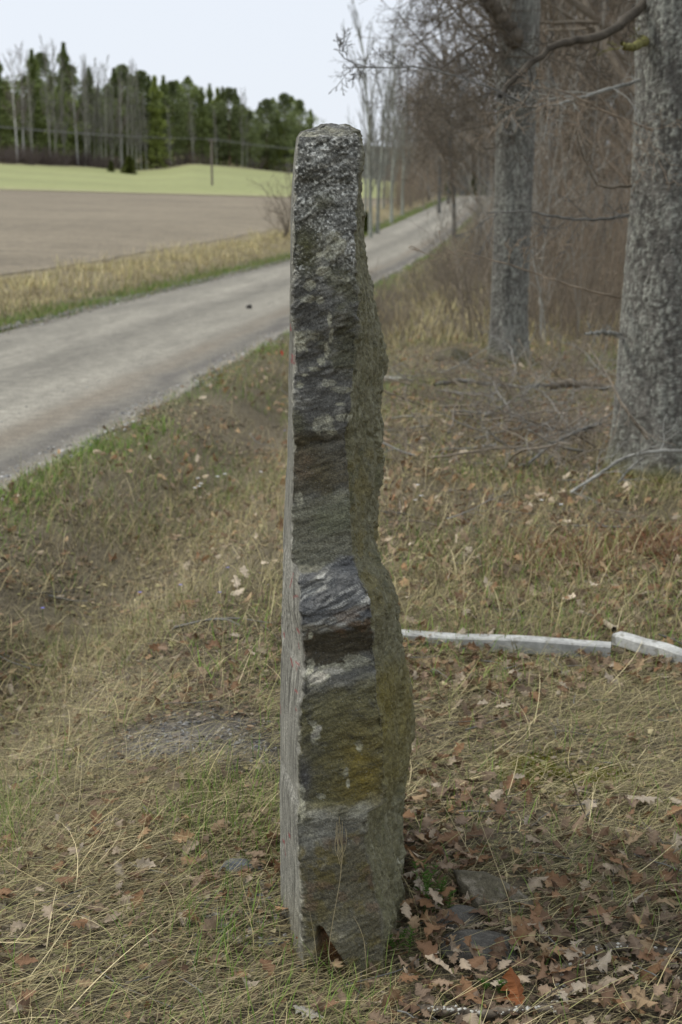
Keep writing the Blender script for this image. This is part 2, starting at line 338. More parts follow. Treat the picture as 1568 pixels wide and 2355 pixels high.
c = blend(c, zone(640, 1010, 30)*fr*.45, C(.062, .062, .064)); c = blend(c, sst(.1, .5, mid+.5*lin2)*zone(560, 1010, 30)*.55, C(.15, .15, .145)); c = blend(c, sst(.05, .5, big-.4*mid)*zone(560, 1290, 30)*.5, C(.070, .070, .036))
c = blend(c, zone(1005, 1115, 16)*fr*(.75+.6*big), C(.072, .064, .044))
c = blend(c, np.exp(-((PX-700)/26)**2-((PY-1075)/32)**2)*fr*.45*(1+1.5*mid), C(.095, .068, .045))
c = blend(c, zone(1128, 1302, 12)*fr*.95, C(.125, .125, .104)); c = blend(c, zone(1128, 1302, 12)*fr*sst(.0, .5, lin2)*.5, C(.075, .074, .058))
c = blend(c, zone(1150, 1230, 20)*fr*sst(700, 740, PX)*.7, C(.105, .112, .082))
bl = zone(1302, 1455, 5)*fr
c = blend(c, bl, C(.088, .091, .098)); stripe = fbm(X*14, Y*14, (Z-.5*X+.5*wob)*150, 4, 44, .6)
c = blend(c, bl*sst(.08, .34, stripe+.25*big)*.8, C(.24, .243, .243)); c = blend(c, bl*sst(.0, .3, -stripe)*.5, C(.05, .052, .06))
c = blend(c, zone(1445, 1530, 7)*fr, C(.048, .043, .032))
c = blend(c, zone(1425, 1500, 12)*fr*sst(.05, .45, big+mid*.9+.0)*.45, C(.10, .064, .042))
ol = zone(1590, 1868, 25)*fr
c = blend(c, ol*.85, C(.082, .077, .040)); c = blend(c, ol*sst(.1, .5, -mid)*.6, C(.055, .054, .045))
c = blend(c, np.exp(-((PX-825)/62)**2-((PY-1770)/95)**2)*(.8+.7*big+.6*mid)*.9, C(.125, .10, .025))
c = blend(c, np.exp(-((PX-700)/20)**2-((PY-1790)/60)**2)*fr*.9, C(.05, .05, .055))
cm = zone(1862, 1935, 10)*fr
c = blend(c, cm*(.45+.8*big+.5*mid)*(1-sst(840, 870, PX)), C(.165, .165, .15))
c = blend(c, zone(1945, 2300, 25)*fr*.8, C(.080, .073, .048)); c = blend(c, zone(1925, 2300, 25)*fr*sst(.0, .35, mid+big*.6)*.7, C(.085, .072, .028))
c = blend(c, zone(1930, 2120, 20)*fr*sst(.1, .4, fbm(X*30, Y*30, Z*40, 3, 46))*.6, C(.105, .075, .055))
c = blend(c, hol*fr*1.4, C(.085, .045, .018))
c = blend(c, np.exp(-((PX-785)/40)**2-((PY-2130)/50)**2)*fr*.4*(1+mid), C(.12, .12, .11))
# right flank
c = blend(c, rt*.9, C(.098, .094, .058)); vst = fbm(X*70, Y*50, Z*12, 4, 47)
vst = vst*.55+.6*fbm(X*60, Y*60, Z*50, 4, 52, .6); c = blend(c, rt*sst(.08, .45, vst)*.6, C(.165, .165, .13)); c = blend(c, rt*sst(.05, .4, -vst)*.6, C(.06, .062, .035))
c = blend(c, rt*zone(1040, 1420, 60)*sst(-.1, .4, big+.8*mid+.05)*.55, C(.105, .09, .034))
c = blend(c, rt*zone(1550, 1850, 50)*.7*(1+.8*big), C(.10, .088, .032))
# inscribed left face: cleaved, pale grey with upright grain
ls = fbm(X*120, Y*190, Z*7, 4, 48)
c = blend(c, lf*1.0, C(.165, .165, .158)); c = blend(c, lf*sst(.0, .35, ls)*.7, C(.27, .27, .26)); c = blend(c, lf*sst(.05, .35, -ls)*.8, C(.06, .06, .055))
c = blend(c, lf*sst(1400, 700, PY)*.5, C(.10, .10, .09))
c = blend(c, lf*sst(2000, 2150, PY)*.5, C(.13, .12, .09))
# lichens (px, py, rx, ry, strength)
LI = [(712, 655, 12, 8), (742, 625, 14, 9), (770, 560, 22, 26), (790, 640, 16, 9), (704, 688, 14, 6), (735, 690, 8, 8), (702, 775, 24, 14), (690, 790, 14, 22), (757, 735, 5, 16), (762, 770, 5, 18), (752, 805, 6, 14), (737, 832, 10, 7), (718, 848, 12, 5), (697, 862, 11, 4), (689, 886, 8, 9), (790, 897, 22, 6), (755, 882, 12, 6), (745, 975, 17, 17), (765, 995, 14, 9), (795, 960, 16, 7), (783, 930, 9, 3), (689, 1150, 8, 14), (727, 1560, 26, 17), (770, 1538, 30, 12), (820, 1522, 26, 10), (790, 1535, 20, 8), (728, 1683, 10, 18), (712, 1545, 9, 22), (691, 1860, 9, 20), (692, 1820, 6, 16), (739, 1832, 6, 4), (795, 1775, 5, 8), (800, 1800, 3, 8), (826, 1718, 9, 11), (713, 1462, 6, 7), (770, 640, 9, 6), (732, 585, 5, 5), (681, 577, 6, 6), (734, 540, 6, 5), (700, 310, 20, 5), (770, 300, 35, 8), (929, 1975, 4, 14)]
lim = 0; lin = fbm(X*32, Y*32, Z*36, 4, 49, .6)
for (a, b, rx, ry) in LI:
    dd = np.sqrt(((PX-a)/rx)**2 + ((PY-b)/ry)**2)*.8 + 1.0*lin + .5*mid + .35*sp
    lim = np.maximum(lim, 1-sst(.75, 1.1, dd))
c = blend(c, lim*.62*(1-lf)*(.8+.8*sst(-.2, .3, mid)), C(.25, .25, .215)); c = blend(c, lim*sst(.15, .4, -sp)*.6*(1-lf), C(.12, .12, .10))
sm = [(727, 1560, 24, 15), (765, 1543, 25, 9), (728, 1683, 9, 17)]
for (a, b, rx, ry) in sm: c = blend(c, (1-sst(.8, 1.1, np.sqrt(((PX-a-(b-PY)*.5)/rx)**2+((PY-b)/ry)**2)+.25*mid)), C(.22, .215, .20))
# edge wear, worn pale arrises
ed = np.exp(-((face-1.0)/.10)**2)[None, :]; c = blend(c, ed*(.15+1.1*mid+.8*lin), C(.25, .25, .235))
# traces of red paint in the carved lines, on the left face near the arris
for (x0, y0, x1, y1, wd_) in [(676, 1318, 666, 1350, 1.5), (683, 1370, 677, 1372, 2.5), (682, 1445, 687, 1455, 2.5), (684, 1475, 686, 1490, 1.5), (667, 1512, 671, 1532, 1.5), (678, 1522, 686, 1528, 2.5), (682, 1528, 679, 1540, 1.5), (678, 1586, 682, 1591, 2.5), (679, 1628, 680, 1632, 2), (651, 1455, 652, 1465, 1.5), (652, 1930, 658, 1965, 1.2), (664, 1912, 667, 1925, 1.5), (672, 815, 672, 835, 1.5), (670, 745, 671, 760, 1.2), (646, 1620, 647, 1640, 1)]:
    tt = np.clip(((PX-x0)*(x1-x0)+(PY-y0)*(y1-y0))/((x1-x0)**2+(y1-y0)**2+1e-6), 0, 1)
    dd = np.hypot(PX-x0-tt*(x1-x0), PY-y0-tt*(y1-y0))+1.2*sp; c = blend(c, (1-sst(wd_*.4, wd_*1.0, dd))*.7*(face < 1.4)[None, :], C(.20, .035, .04))
c = c*np.array([1.03, 1.0, .885])
fol = fbm(X*26, Y*26, (Z-.38*X+wob)*260, 4, 53, .65); c = c*(1+fr*.75*fol+fr*.35*fbm(X*300, Y*300, Z*420, 2, 54)+rt*.5*fbm(X*150, Y*150, Z*90, 3, 55)-lf*.12)[..., None]
c = c*(1-.45*(1-sst(300, 322, PY))[..., None])  # crown darkened in the colour, countering the light it catches from above
c = np.clip((.10*(c/.10)**1.12)*1.38*(1+.25*sp[..., None]), .012, .8)
idx = np.arange(nr*nc).reshape(nr, nc)
F = np.stack([idx[:-1], np.roll(idx, -1, 1)[:-1], np.roll(idx, -1, 1)[1:], idx[1:]], -1).reshape(-1, 4)
Vs = P2.reshape(-1, 3); top = P2[0].mean(0) + np.array([0, 0, .001]); Vs = np.vstack([Vs, top])
capF = np.stack([idx[0], np.full(nc, nr*nc), np.full(nc, nr*nc), np.roll(idx[0], -1)], -1)
def tri(F): F = np.asarray(F); return np.vstack([F[:, [0, 1, 2]], F[:, [0, 2, 3]]])
Ft = np.vstack([tri(F), capF[:, [0, 1, 3]]])
if sg > 0: pass
org = np.array([0, 3.05, 0])
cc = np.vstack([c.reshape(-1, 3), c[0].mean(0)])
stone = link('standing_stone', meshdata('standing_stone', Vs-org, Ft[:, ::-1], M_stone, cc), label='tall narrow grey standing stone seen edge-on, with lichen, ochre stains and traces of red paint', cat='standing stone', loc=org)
STONE_FOOT = P2[np.argmin(np.abs(Zr-.01))][:, :2]
def in_stone(x, y, pad=0.0):
    f = STONE_FOOT; cxy = f.mean(0); q = (np.stack([x, y], -1)-cxy); th = np.arctan2(q[:, 1], q[:, 0]); fa = np.arctan2(f[:, 1]-cxy[1], f[:, 0]-cxy[0]); fr_ = np.hypot(f[:, 0]-cxy[0], f[:, 1]-cxy[1])
    o = np.argsort(fa); return np.hypot(q[:, 0], q[:, 1]) < np.interp(th, fa[o], fr_[o], period=2*pi)+pad

# ---------------------------------------------------------------- branches
def tubes(paths, sides=5):
    """paths: list of (points Nx3, radii N, colour) -> one mesh"""
    VV, FF, CCc, off = [], [], [], 0
    for pts, rd, col, *sd_ in paths:
        S = sd_[0] if sd_ else sides
        p = np.asarray(pts, float); r = np.asarray(rd, float); n = len(p)
        d = np.gradient(p, axis=0); d /= np.linalg.norm(d, axis=1, keepdims=True)+1e-9
        ref = np.array([0, 0, 1.]) if abs(d[0, 2]) < .9 else np.array([1., 0, 0])
        a = np.cross(d, ref); a /= np.linalg.norm(a, axis=1, keepdims=True)+1e-9; b = np.cross(d, a)
        th = np.arange(S)/S*2*pi
        v = p[:, None]+r[:, None, None]*(a[:, None]*np.cos(th)[None, :, None]+b[:, None]*np.sin(th)[None, :, None])
        VV.append(v.reshape(-1, 3)); i = np.arange(n*S).reshape(n, S)+off
        FF.append(np.stack([i[:-1], np.roll(i, -1, 1)[:-1], np.roll(i, -1, 1)[1:], i[1:]], -1).reshape(-1, 4))
        col = np.asarray(col, float); CCc.append(np.broadcast_to(col if col.ndim == 1 else col[:, None], (n, S, 3)).reshape(-1, 3)); off += n*S
    return np.vstack(VV), np.vstack(FF), np.vstack(CCc)
def wander(p0, d0, L, n, wig, up=0, rs=random):
    p = np.array(p0, float); d = np.array(d0, float); d /= np.linalg.norm(d); out = [p.copy()]
    for i in range(n):
        d = d + np.array([rs.gauss(0, wig), rs.gauss(0, wig), rs.gauss(0, wig)+up]); d /= np.linalg.norm(d); p = p+d*L/n; out.append(p.copy())
    return np.array(out)
def grow(out, path, r0, lvl, maxlvl, nb, ratio, spread, wig, up, col, rs, start=.25, seg=5, minr=.0015):
    n = len(path); rr = np.linspace(r0, max(r0*.25, minr), n)
    out.append((path, rr, col, 6 if r0 > .03 else (4 if r0 > .008 else 3)))
    if lvl >= maxlvl: return
    L = np.linalg.norm(np.diff(path, axis=0), axis=1).sum()
    k = nb[lvl] if lvl < len(nb) else nb[-1]
    for i in range(k):
        t = start+(1-start)*(i+rs.random())/k; f = t*(n-1); j = min(int(f), n-2); p = path[j]+(path[j+1]-path[j])*(f-j)
        d = path[j+1]-path[j]; d /= np.linalg.norm(d)+1e-9
        q = np.array([rs.gauss(0, 1), rs.gauss(0, 1), rs.gauss(0, 1)]); q -= d*q.dot(d); q /= np.linalg.norm(q)+1e-9
        dd = d*cos(spread)+q*sin(spread)
        l = L*ratio*(1.15-.7*t)*rs.uniform(.6, 1.25)
        grow(out, wander(p, dd, l, seg, wig, up, rs), max(r0*(.46-.2*t), minr), lvl+1, maxlvl, nb, ratio, spread, wig, up, col, rs, .15, max(3, seg-1), minr)
def bare_tree(seed, H, r, col, tcol, crown_from=.25, spread=.9, nb=(16, 7, 5), ratio=.42, up=.05, wig=.12, lean=.02, maxl=3, minr=.004, tw=.035):
    rs = random.Random(seed); p = wander((0, 0, -.3), (rs.gauss(0, lean), rs.gauss(0, lean), 1), H, 12, tw, .01, rs)
    out = []; grow(out, p, r, 0, maxl, nb, ratio, spread, wig, up, col, rs, crown_from, 6, minr)
    tp = out[0]; z = p[:, 2]; rr = r*(1-.85*np.clip(z/H, 0, 1))+r*.35*np.exp(-np.maximum(z, 0)/.35)
    v, f, c_ = tubes([(p, rr, tcol, 10)]); v2, f2, c2 = tubes(out[1:], 3)
    return (v, f, c_), (v2, f2, c2)
def noisecol(v, c_, s, a, seed): return c_*(1+a*fbm(v[:, 0]*s, v[:, 1]*s, v[:, 2]*s, 3, seed)[:, None])
def tree_obj(name, key, parts, label, cat, group, m1=M_pbark, m2=M_twig, crown='crown'):
    (v, f, c1), (v2, f2, c2) = parts
    e = link(name, None, None, label, cat, group)
    link('trunk', meshdata(key+'_trunk', v, f, m1, noisecol(v, c1, 3, .35, 5)), e)
    link(crown, meshdata(key+'_crown', v2, f2, m2, c2), e)
    return e

# ---- two oaks in the foreground right, bark built as relief
def oak_trunk(Ys, edgeL, edgeR, zs_px, base_z, seed, nth=170, nz=420, moss=True):
    ys = np.array(zs_px, float); L = np.array([W(x, y, Ys) for x, y in zip(edgeL, ys)]); R_ = np.array([W(x, y, Ys) for x, y in zip(edgeR, ys)])
    o = np.argsort(L[:, 2]); zz = L[o, 2]; cx = (L[o, 0]+R_[o, 0])/2; rr = (R_[o, 0]-L[o, 0])/2
    ztop = 7.0; z = np.concatenate([np.linspace(-.2, 3.2, nz), np.linspace(3.25, ztop, 40)])
    cxz = np.interp(z, zz, cx); slope = (cx[-1]-cx[-3])/(zz[-1]-zz[-3]+1e-9); cxz = np.where(z > zz[-1], cx[-1]+slope*.4*(z-zz[-1]), cxz)
    rz = np.interp(z, zz, rr)*(1-.04*np.clip(z-zz[-1], 0, 9)); th = np.linspace(0, 2*pi, nth, endpoint=False)
    TT, ZZ = np.meshgrid(th, z); rad_ = rz[:, None]+0*TT
    fl = np.exp(-np.clip(ZZ, 0, 9)/.22); rad_ = rad_*(1+fl*.11*np.maximum(0, np.cos(TT*5+seed))**2+.03*np.sin(TT*3+ZZ)+.02*np.sin(TT*7+seed+ZZ*.7))
    bx, by = np.cos(TT)*rad_, np.sin(TT)*rad_
    n1 = fbm(bx*44, by*44, ZZ*9+.8*fbm(bx*10, by*10, ZZ*10, 2, seed+3), 4, seed); n2 = fbm(bx*85, by*85, ZZ*52, 3, seed+9)
    crack = np.clip(1-np.abs(n1)*4.2, 0, 1); rad2 = rad_ - .009*crack + .005*n2
    Xv = cxz[:, None]+np.cos(TT)*rad2; Yv = Ys+rz[np.argmin(abs(z))]*.0+np.sin(TT)*rad2
    V_ = np.stack([Xv, Yv, ZZ], -1)
    c_ = np.zeros(V_.shape)+np.array([.155, .147, .128]); lich = sst(-.10, .25, n2*1.2+.5*fbm(bx*5, by*5, ZZ*4, 3, seed+4)-.03)[..., None]*.9
    c_ = c_*(1+.25*n1[..., None]+.25*fbm(bx*3, by*3, ZZ*1.5, 3, seed+14)[..., None]); c_ = c_+(np.array([.31, .315, .27])-c_)*lich; c_ = c_+(np.array([.035, .032, .028])-c_)*(crack[..., None]*.6)
    if moss:
        mo = (np.exp(-np.clip(ZZ-.02, 0, 9)/.10)*sst(-.3, .3, fbm(bx*5, by*5, ZZ*5, 3, seed+6)+.1))[..., None]; c_ = c_+(np.array([.085, .085, .014])-c_)*mo
    i = np.arange(len(z)*nth).reshape(len(z), nth)
    F_ = np.stack([i[:-1], np.roll(i, -1, 1)[:-1], np.roll(i, -1, 1)[1:], i[1:]], -1).reshape(-1, 4)
    return V_.reshape(-1, 3), F_, c_.reshape(-1, 3), (cxz, z, rz)
def twigs_on(out, path, k, L, r, col, seed, up=.0, lv=2, spread=.9, nb=(6, 4), minr=.0016):
    rs = random.Random(seed)
    for i in range(k):
        f = (i+rs.random())/k*(len(path)-1); j = min(int(f), len(path)-2); p = path[j]+(path[j+1]-path[j])*(f-j)
        d = path[j+1]-path[j]; d /= np.linalg.norm(d); q = np.array([rs.gauss(0, 1), rs.gauss(0, 1), rs.gauss(0, 1)]); q -= d*q.dot(d); q /= np.linalg.norm(q)
        grow(out, wander(p, d*cos(spread)+q*sin(spread), L*rs.uniform(.5, 1.3), 6, .16, up, rs), r*rs.uniform(.6, 1.1), 1, 1+lv, (0,)+nb, .5, .75, .18, up, col, rs, .15, 4, minr)
def smoothpath(pts, n=24):
    p = np.array(pts, float); t = np.linspace(0, 1, len(p)); tt = np.linspace(0, 1, n)
    q = np.stack([np.interp(tt, t, p[:, k]) for k in range(3)], 1)
    for _ in range(3): q[1:-1] = (q[:-2]+2*q[1:-1]+q[2:])/4
    return q
GREY = np.array([.15, .145, .13]); BRN = np.array([.195, .165, .125]); RED = np.array([.25, .20, .145]); LGREY = np.array([.27, .265, .235])
oak = link('oak_tree', None, None, 'thick oak trunk at the right edge with lichen-flecked bark and moss at its foot', 'tree')
v, f, cvo, oi = oak_trunk(8.55, [1464, 1456, 1446, 1435, 1424, 1415, 1405, 1394], [1740, 1732, 1722, 1716, 1715, 1718, 1722, 1740], [0, 300, 480, 600, 750, 900, 1040, 1100], 0, 3)
link('trunk', meshdata('oak_trunk', v, f, M_bark, cvo), oak)
limbs = []
def limb(pts, r0, r1, col, k, L, tr=.004, seed=1, up=0, lv=2):
    p = smoothpath([W(*q) for q in pts]); rs = np.random.default_rng(seed); p[1:-1] += rs.normal(0, r0*.25, p[1:-1].shape)
    col = np.asarray(col)*(1+.25*rs.normal(0, 1, (len(p), 1)).clip(-1, 1))
    limbs.append((p, np.linspace(r0, r1, len(p))*(1+.10*rs.normal(0, 1, len(p)).clip(-1, 1)), col, 8)); twigs_on(limbs, p, k, L, tr, col.mean(0), seed, up, lv)
limb([(1500, -10, 8.5), (1465, 25, 8.4), (1430, 57, 8.2), (1390, 78, 8.1), (1340, 96, 8.0), (1300, 90, 8.0), (1265, 106, 7.9), (1225, 145, 7.9), (1190, 172, 7.8), (1165, 196, 7.8), (1149, 222, 7.7)], .030, .012, BRN*.38, 14, .35, .005, 11)
limb([(1470, 185, 8.4), (1400, 205, 8.2), (1330, 225, 8.0), (1270, 241, 7.9), (1212, 246, 7.8)], .012, .006, LGREY, 10, .35, .004, 12)
limb([(1212, 246, 7.8), (1140, 205, 7.7), (1060, 178, 7.6), (960, 150, 7.5), (870, 158, 7.4), (805, 147, 7.3), (779, 120, 7.3)], .006, .002, GREY*1.1, 20, .15, .003, 13)
limb([(1450, 427, 8.5), (1390, 432, 8.3), (1368, 420, 8.3), (1335, 350, 8.2), (1318, 260, 8.2)], .010, .004, BRN, 8, .3, .003, 14)
limb([(1445, 495, 8.5), (1380, 506, 8.3), (1300, 502, 8.2), (1210, 485, 8.1), (1120, 490, 8.0)], .010, .003, GREY, 10, .3, .003, 15)
limb([(1425, 685, 8.5), (1330, 662, 8.0), (1240, 632, 7.6), (1150, 602, 7.3), (1050, 574, 7.1)], .007, .002, RED*1.1, 9, .25, .0025, 16)
limb([(1425, 770, 8.5), (1385, 762, 8.3), (1345, 768, 8.2)], .016, .007, LGREY, 4, .12, .003, 17)
limb([(1480, 95, 8.4), (1455, 110, 8.0), (1430, 100, 7.9)], .03, .012, np.array([.16, .15, .05]), 2, .15, .004, 18)
limb([(1500, 300, 8.3), (1400, 260, 7.8), (1300, 210, 7.5), (1200, 195, 7.3)], .007, .002, RED, 12, .4, .003, 19)
v, f, cb = tubes(limbs); link('branches', meshdata('oak_branches', v, f, M_twig, cb), oak)
oak2 = link('oak_tree', None, None, 'slimmer grey oak trunk between the road and the thick oak, with a pale knot', 'tree')
v, f, cvo, oi = oak_trunk(14.6, [1152, 1141, 1139, 1136, 1131, 1127, 1122, 1112], [1242, 1236, 1228, 1222, 1216, 1212, 1216, 1232], [0, 200, 300, 450, 600, 720, 800, 842], 0, 8, 120, 300)
link('trunk', meshdata('slim_oak_trunk', v, f, M_bark, cvo), oak2)
limbs = []
limb([(1185, 85, 14.4), (1160, 62, 14.3), (1140, 30, 14.2), (1118, -5, 14.1), (1080, -80, 14)], .09, .05, BRN*.7, 10, 1.2, .012, 21, .03)
for i, (y0, y1, x1, dY, r_) in enumerate([(-60, 120, 880, -1, .03), (-20, 60, 905, 1.5, .03), (60, 215, 900, 0, .028), (130, 260, 930, -1.5, .025), (200, 300, 985, 1, .022), (-120, 20, 860, 2, .03), (-150, -60, 930, -2, .03), (280, 330, 1000, 2, .018), (120, 150, 1340, -1, .02), (-40, -80, 1400, 1, .03)]):
    r_ *= .62; x1 += 55 if x1 < 1000 else 0; limb([(1170, y0, 14.5), (1120, y0+(y1-y0)*.15, 14.5+dY*.3), (1020 if x1 < 1100 else 1260, y0+(y1-y0)*.6, 14.5+dY*.7), (x1, y1, 14.5+dY)], r_, .003, BRN*.6, 34, .55, .005, 30+i, .0, 2)
v, f, cb = tubes(limbs); link('branches', meshdata('slim_oak_branches', v, f, M_twig, cb), oak2)
kn = W(1170, 290, 14.30)
tp = np.linspace(0, 2*pi, 15); v, f, cb = tubes([(np.stack([kn[0]-.0+.055*np.cos(tp), np.full(15, kn[1]+.03), kn[2]+.085*np.sin(tp)], 1), np.full(15, .022), LGREY*1.1, 6)])
link('knot', meshdata('knot', v, f, M_bark, cb), oak2)

# ---- leafless trees of the right-hand wood (one of each kind, then copies)
def tz(x, y): return float(T(np.array(x), np.array(y)))
kinds = []
for k, (H, r, cc_, tc_, cf, spd, rt_) in enumerate([(13, .14, BRN*1.05, GREY*.95, .16, .85, .40), (11, .09, BRN*1.15, GREY*1.15, .14, .7, .36), (15, .17, BRN*.95, GREY*.8, .2, .95, .40), (9, .06, RED*.75, BRN*1.2, .08, .65, .38)]):
    kinds.append(tree_obj('bare_tree', 'bare%d' % k, bare_tree(50+k, H, r, cc_, tc_, cf, spd, (26, 7, 4), rt_, .04, minr=.005), 'x', 'tree', 'leafless trees of the wood right of the road'))
used = [False]*4; rs = random.Random(5)
LB = ['tall grey leafless tree in the brown wood right of the road', 'slender leafless tree with rising twigs in the brown wood right of the road', 'stout dark leafless tree with spreading limbs in the brown wood', 'thin reddish-brown leafless sapling in the brown wood right of the road']
def put(k, x, y, s=1.0, label=None):
    kw = dict(label=label or LB[k], loc=(x, y, tz(x, y)-.05), rz=rs.random()*6.28, sca=s)
    if not used[k]:
        o = kinds[k]; used[k] = True; o['label'] = kw['label']; o.location = kw['loc']; o.rotation_euler = (0, 0, kw['rz']); o.scale = (s,)*3; return o
    return copy_tree(kinds[k], **kw)
spots = []
for i in range(74):
    Y_ = 17*(95/17)**((i+.5)/74)*rs.uniform(.95, 1.05)
    px_ = rs.uniform(1130, 1640) if Y_ < 45 else rs.uniform(1085, 1640)
    x = (px_-CX)*Y_/3345
    if Y_ < 32 and px_ < 1245: continue
    if x-.121*Y_ < -1.3 + .012*Y_: x = .121*Y_ + rs.uniform(-.8, 1.5)
    if any(abs(x-a) < .5 and abs(Y_-b) < .6 for a, b in spots): continue
    spots.append((x, Y_)); put(rs.choice([0, 1, 1, 2, 3, 3]), x, Y_, rs.uniform(.8, 1.25))
for (px_, Y_, k, s) in [(1045, 60, 1, 1.0), (1010, 95, 0, .9), (1030, 120, 2, .75), (985, 130, 2, .75), (960, 145, 0, .75), (945, 110, 1, .8), (1000, 170, 2, .9), (1060, 175, 0, .8), (1090, 180, 2, .8), (925, 160, 0, .85), (1120, 150, 2, .8), (975, 105, 3, 1.), (1020, 150, 3, 1.1), (1100, 130, 0, .8), (1075, 190, 2, .8), (960, 185, 2, .8)]:
    put(k, (px_-CX)*Y_/3345, Y_, s, 'brown leafless tree standing beyond the far bend of the road')
for i in range(46):
    px_ = rs.uniform(925, 1140); Y_ = rs.uniform(120, 240) if px_ < 1030 else rs.uniform(182, 250)
    x = (px_-CX)*Y_/3345
    if -8 < x-.121*Y_ < -2 and Y_ < 178: x = .121*Y_-9
    put(rs.choice([0, 1, 2, 2]), x, Y_, rs.uniform(.75, 1.1), 'brown leafless tree standing beyond the far bend of the road')
# ---- undergrowth stems
def thicket(seed, H, ns, col, spread=.35, r=.010):
    rs2 = random.Random(seed); out = []
    for i in range(ns):
        a = rs2.random()*6.28; q = rs2.random()**.5*.5
        grow(out, wander((cos(a)*q, sin(a)*q, -.1), (cos(a)*spread*rs2.random(), sin(a)*spread*rs2.random(), 1), H*rs2.uniform(.5, 1.1), 7, .07, .02, rs2), r*rs2.uniform(.5, 1.1), 0, 2, (8, 3), .38, .6, .12, .04, np.asarray(col)*rs2.uniform(.7, 1.35), rs2, .15, 4, .0022)
    return tubes(out, 3)
TM = [meshdata('thicket%d' % k, *(lambda t: (t[0], t[1], M_twig, t[2]))(thicket(80+k, H, ns, cl, sp_))) for k, (H, ns, cl, sp_) in enumerate([(2.6, 14, RED*1.25, .3), (1.7, 16, BRN*1.3, .45), (3.4, 10, RED*.9, .22), (.8, 22, BRN*1.5, .7), (4.2, 7, LGREY*1.25, .15)])]
LBT = ['reddish-brown leafless thicket of upright stems under the trees on the right', 'low brown leafless bush at the foot of the wood', 'tall rusty brown coppice stems behind the thick oak', 'knee-high dry brown brush on the bank beside the road', 'pale grey thin leafless saplings standing among the brown stems']
GT = 'leafless thickets in the wood and on the road bank'
for i in range(96):
    Y_ = 13.5*(80/13.5)**rs.random(); px_ = rs.uniform(1120, 1620); x = (px_-CX)*Y_/3345
    if Y_ < 17 and px_ < 1240: continue
    k = rs.choice([0, 1, 2, 4, 4]) if Y_ > 15 else rs.choice([1, 3]); link('thicket', TM[k], None, LBT[k], 'bush', GT, loc=(x, Y_, tz(x, Y_)), rz=rs.random()*6.28, sca=rs.uniform(.7, 1.2))
for i in range(110):
    Y_ = 19*(150/19)**rs.random(); w_ = rs.uniform(-2.2, 1.5) if Y_ < 60 else rs.uniform(-2.3, 3); x = w_+.121*Y_; s = min(1, .35+abs(w_+2.3)*.3+Y_*.004)
    k = rs.choice([1, 3, 3]); link('thicket', TM[k], None, LBT[3], 'bush', GT, loc=(x, Y_, tz(x, Y_)), rz=rs.random()*6.28, sca=s*rs.uniform(.7, 1.2))
for (px_, y_, Y_) in [(1345, 740, 17.5), (1385, 700, 17), (1360, 730, 18)]:
    x = (px_-CX)*Y_/3345; link('thicket', TM[2], None, LBT[2], 'bush', GT, loc=(x, Y_, tz(x, Y_)), sca=1.1, rz=px_)
# left bank of the road beyond the stone
for i in range(60):
    Y_ = rs.uniform(95, 190); px_ = rs.uniform(925, 1035); x = min((px_-CX)/3345*Y_, .121*Y_-8.2)
    link('thicket', TM[rs.choice([0, 1, 2])], None, 'brown leafless bush on the field side of the road near the bend', 'bush', 'bushes by the bend', loc=(x, Y_, tz(x, Y_)), rz=rs.random()*6, sca=rs.uniform(1., 1.8))
# pale aspens at the road side, just right of the stone head
asp = []
def aspen(seed, H): return bare_tree(seed, H, .09, np.array([.24, .24, .20]), np.array([.31, .32, .27]), .18, .38, (18, 6, 3), .36, .10, .07, .02, minr=.006)
a0 = tree_obj('aspen', 'aspen', aspen(91, 9.5), 'pale aspen on the verge nearest to the stone head', 'tree', 'pale aspens on the far verge of the road', M_pbark, M_twig)
x = (852-CX)*62/3345; a0.location = (x, 62, tz(x, 62)); 
for (px_, Y_, s, lb) in [(868, 66, 1.0, 'forked pale aspen behind the nearest aspen on the verge'), (900, 78, 1.02, 'pale aspen at the right of the verge group, dividing low'), (840, 84, .95, 'thin pale aspen half hidden by the stone head'), (925, 92, .9, 'slender aspen near the dry grass patch of the verge'), (882, 100, 1.05, 'far aspen rising between the verge trees')]:
    x = (px_-CX)*Y_/3345; copy_tree(a0, lb, (x, Y_, tz(x, Y_)), rs.random()*6, s)

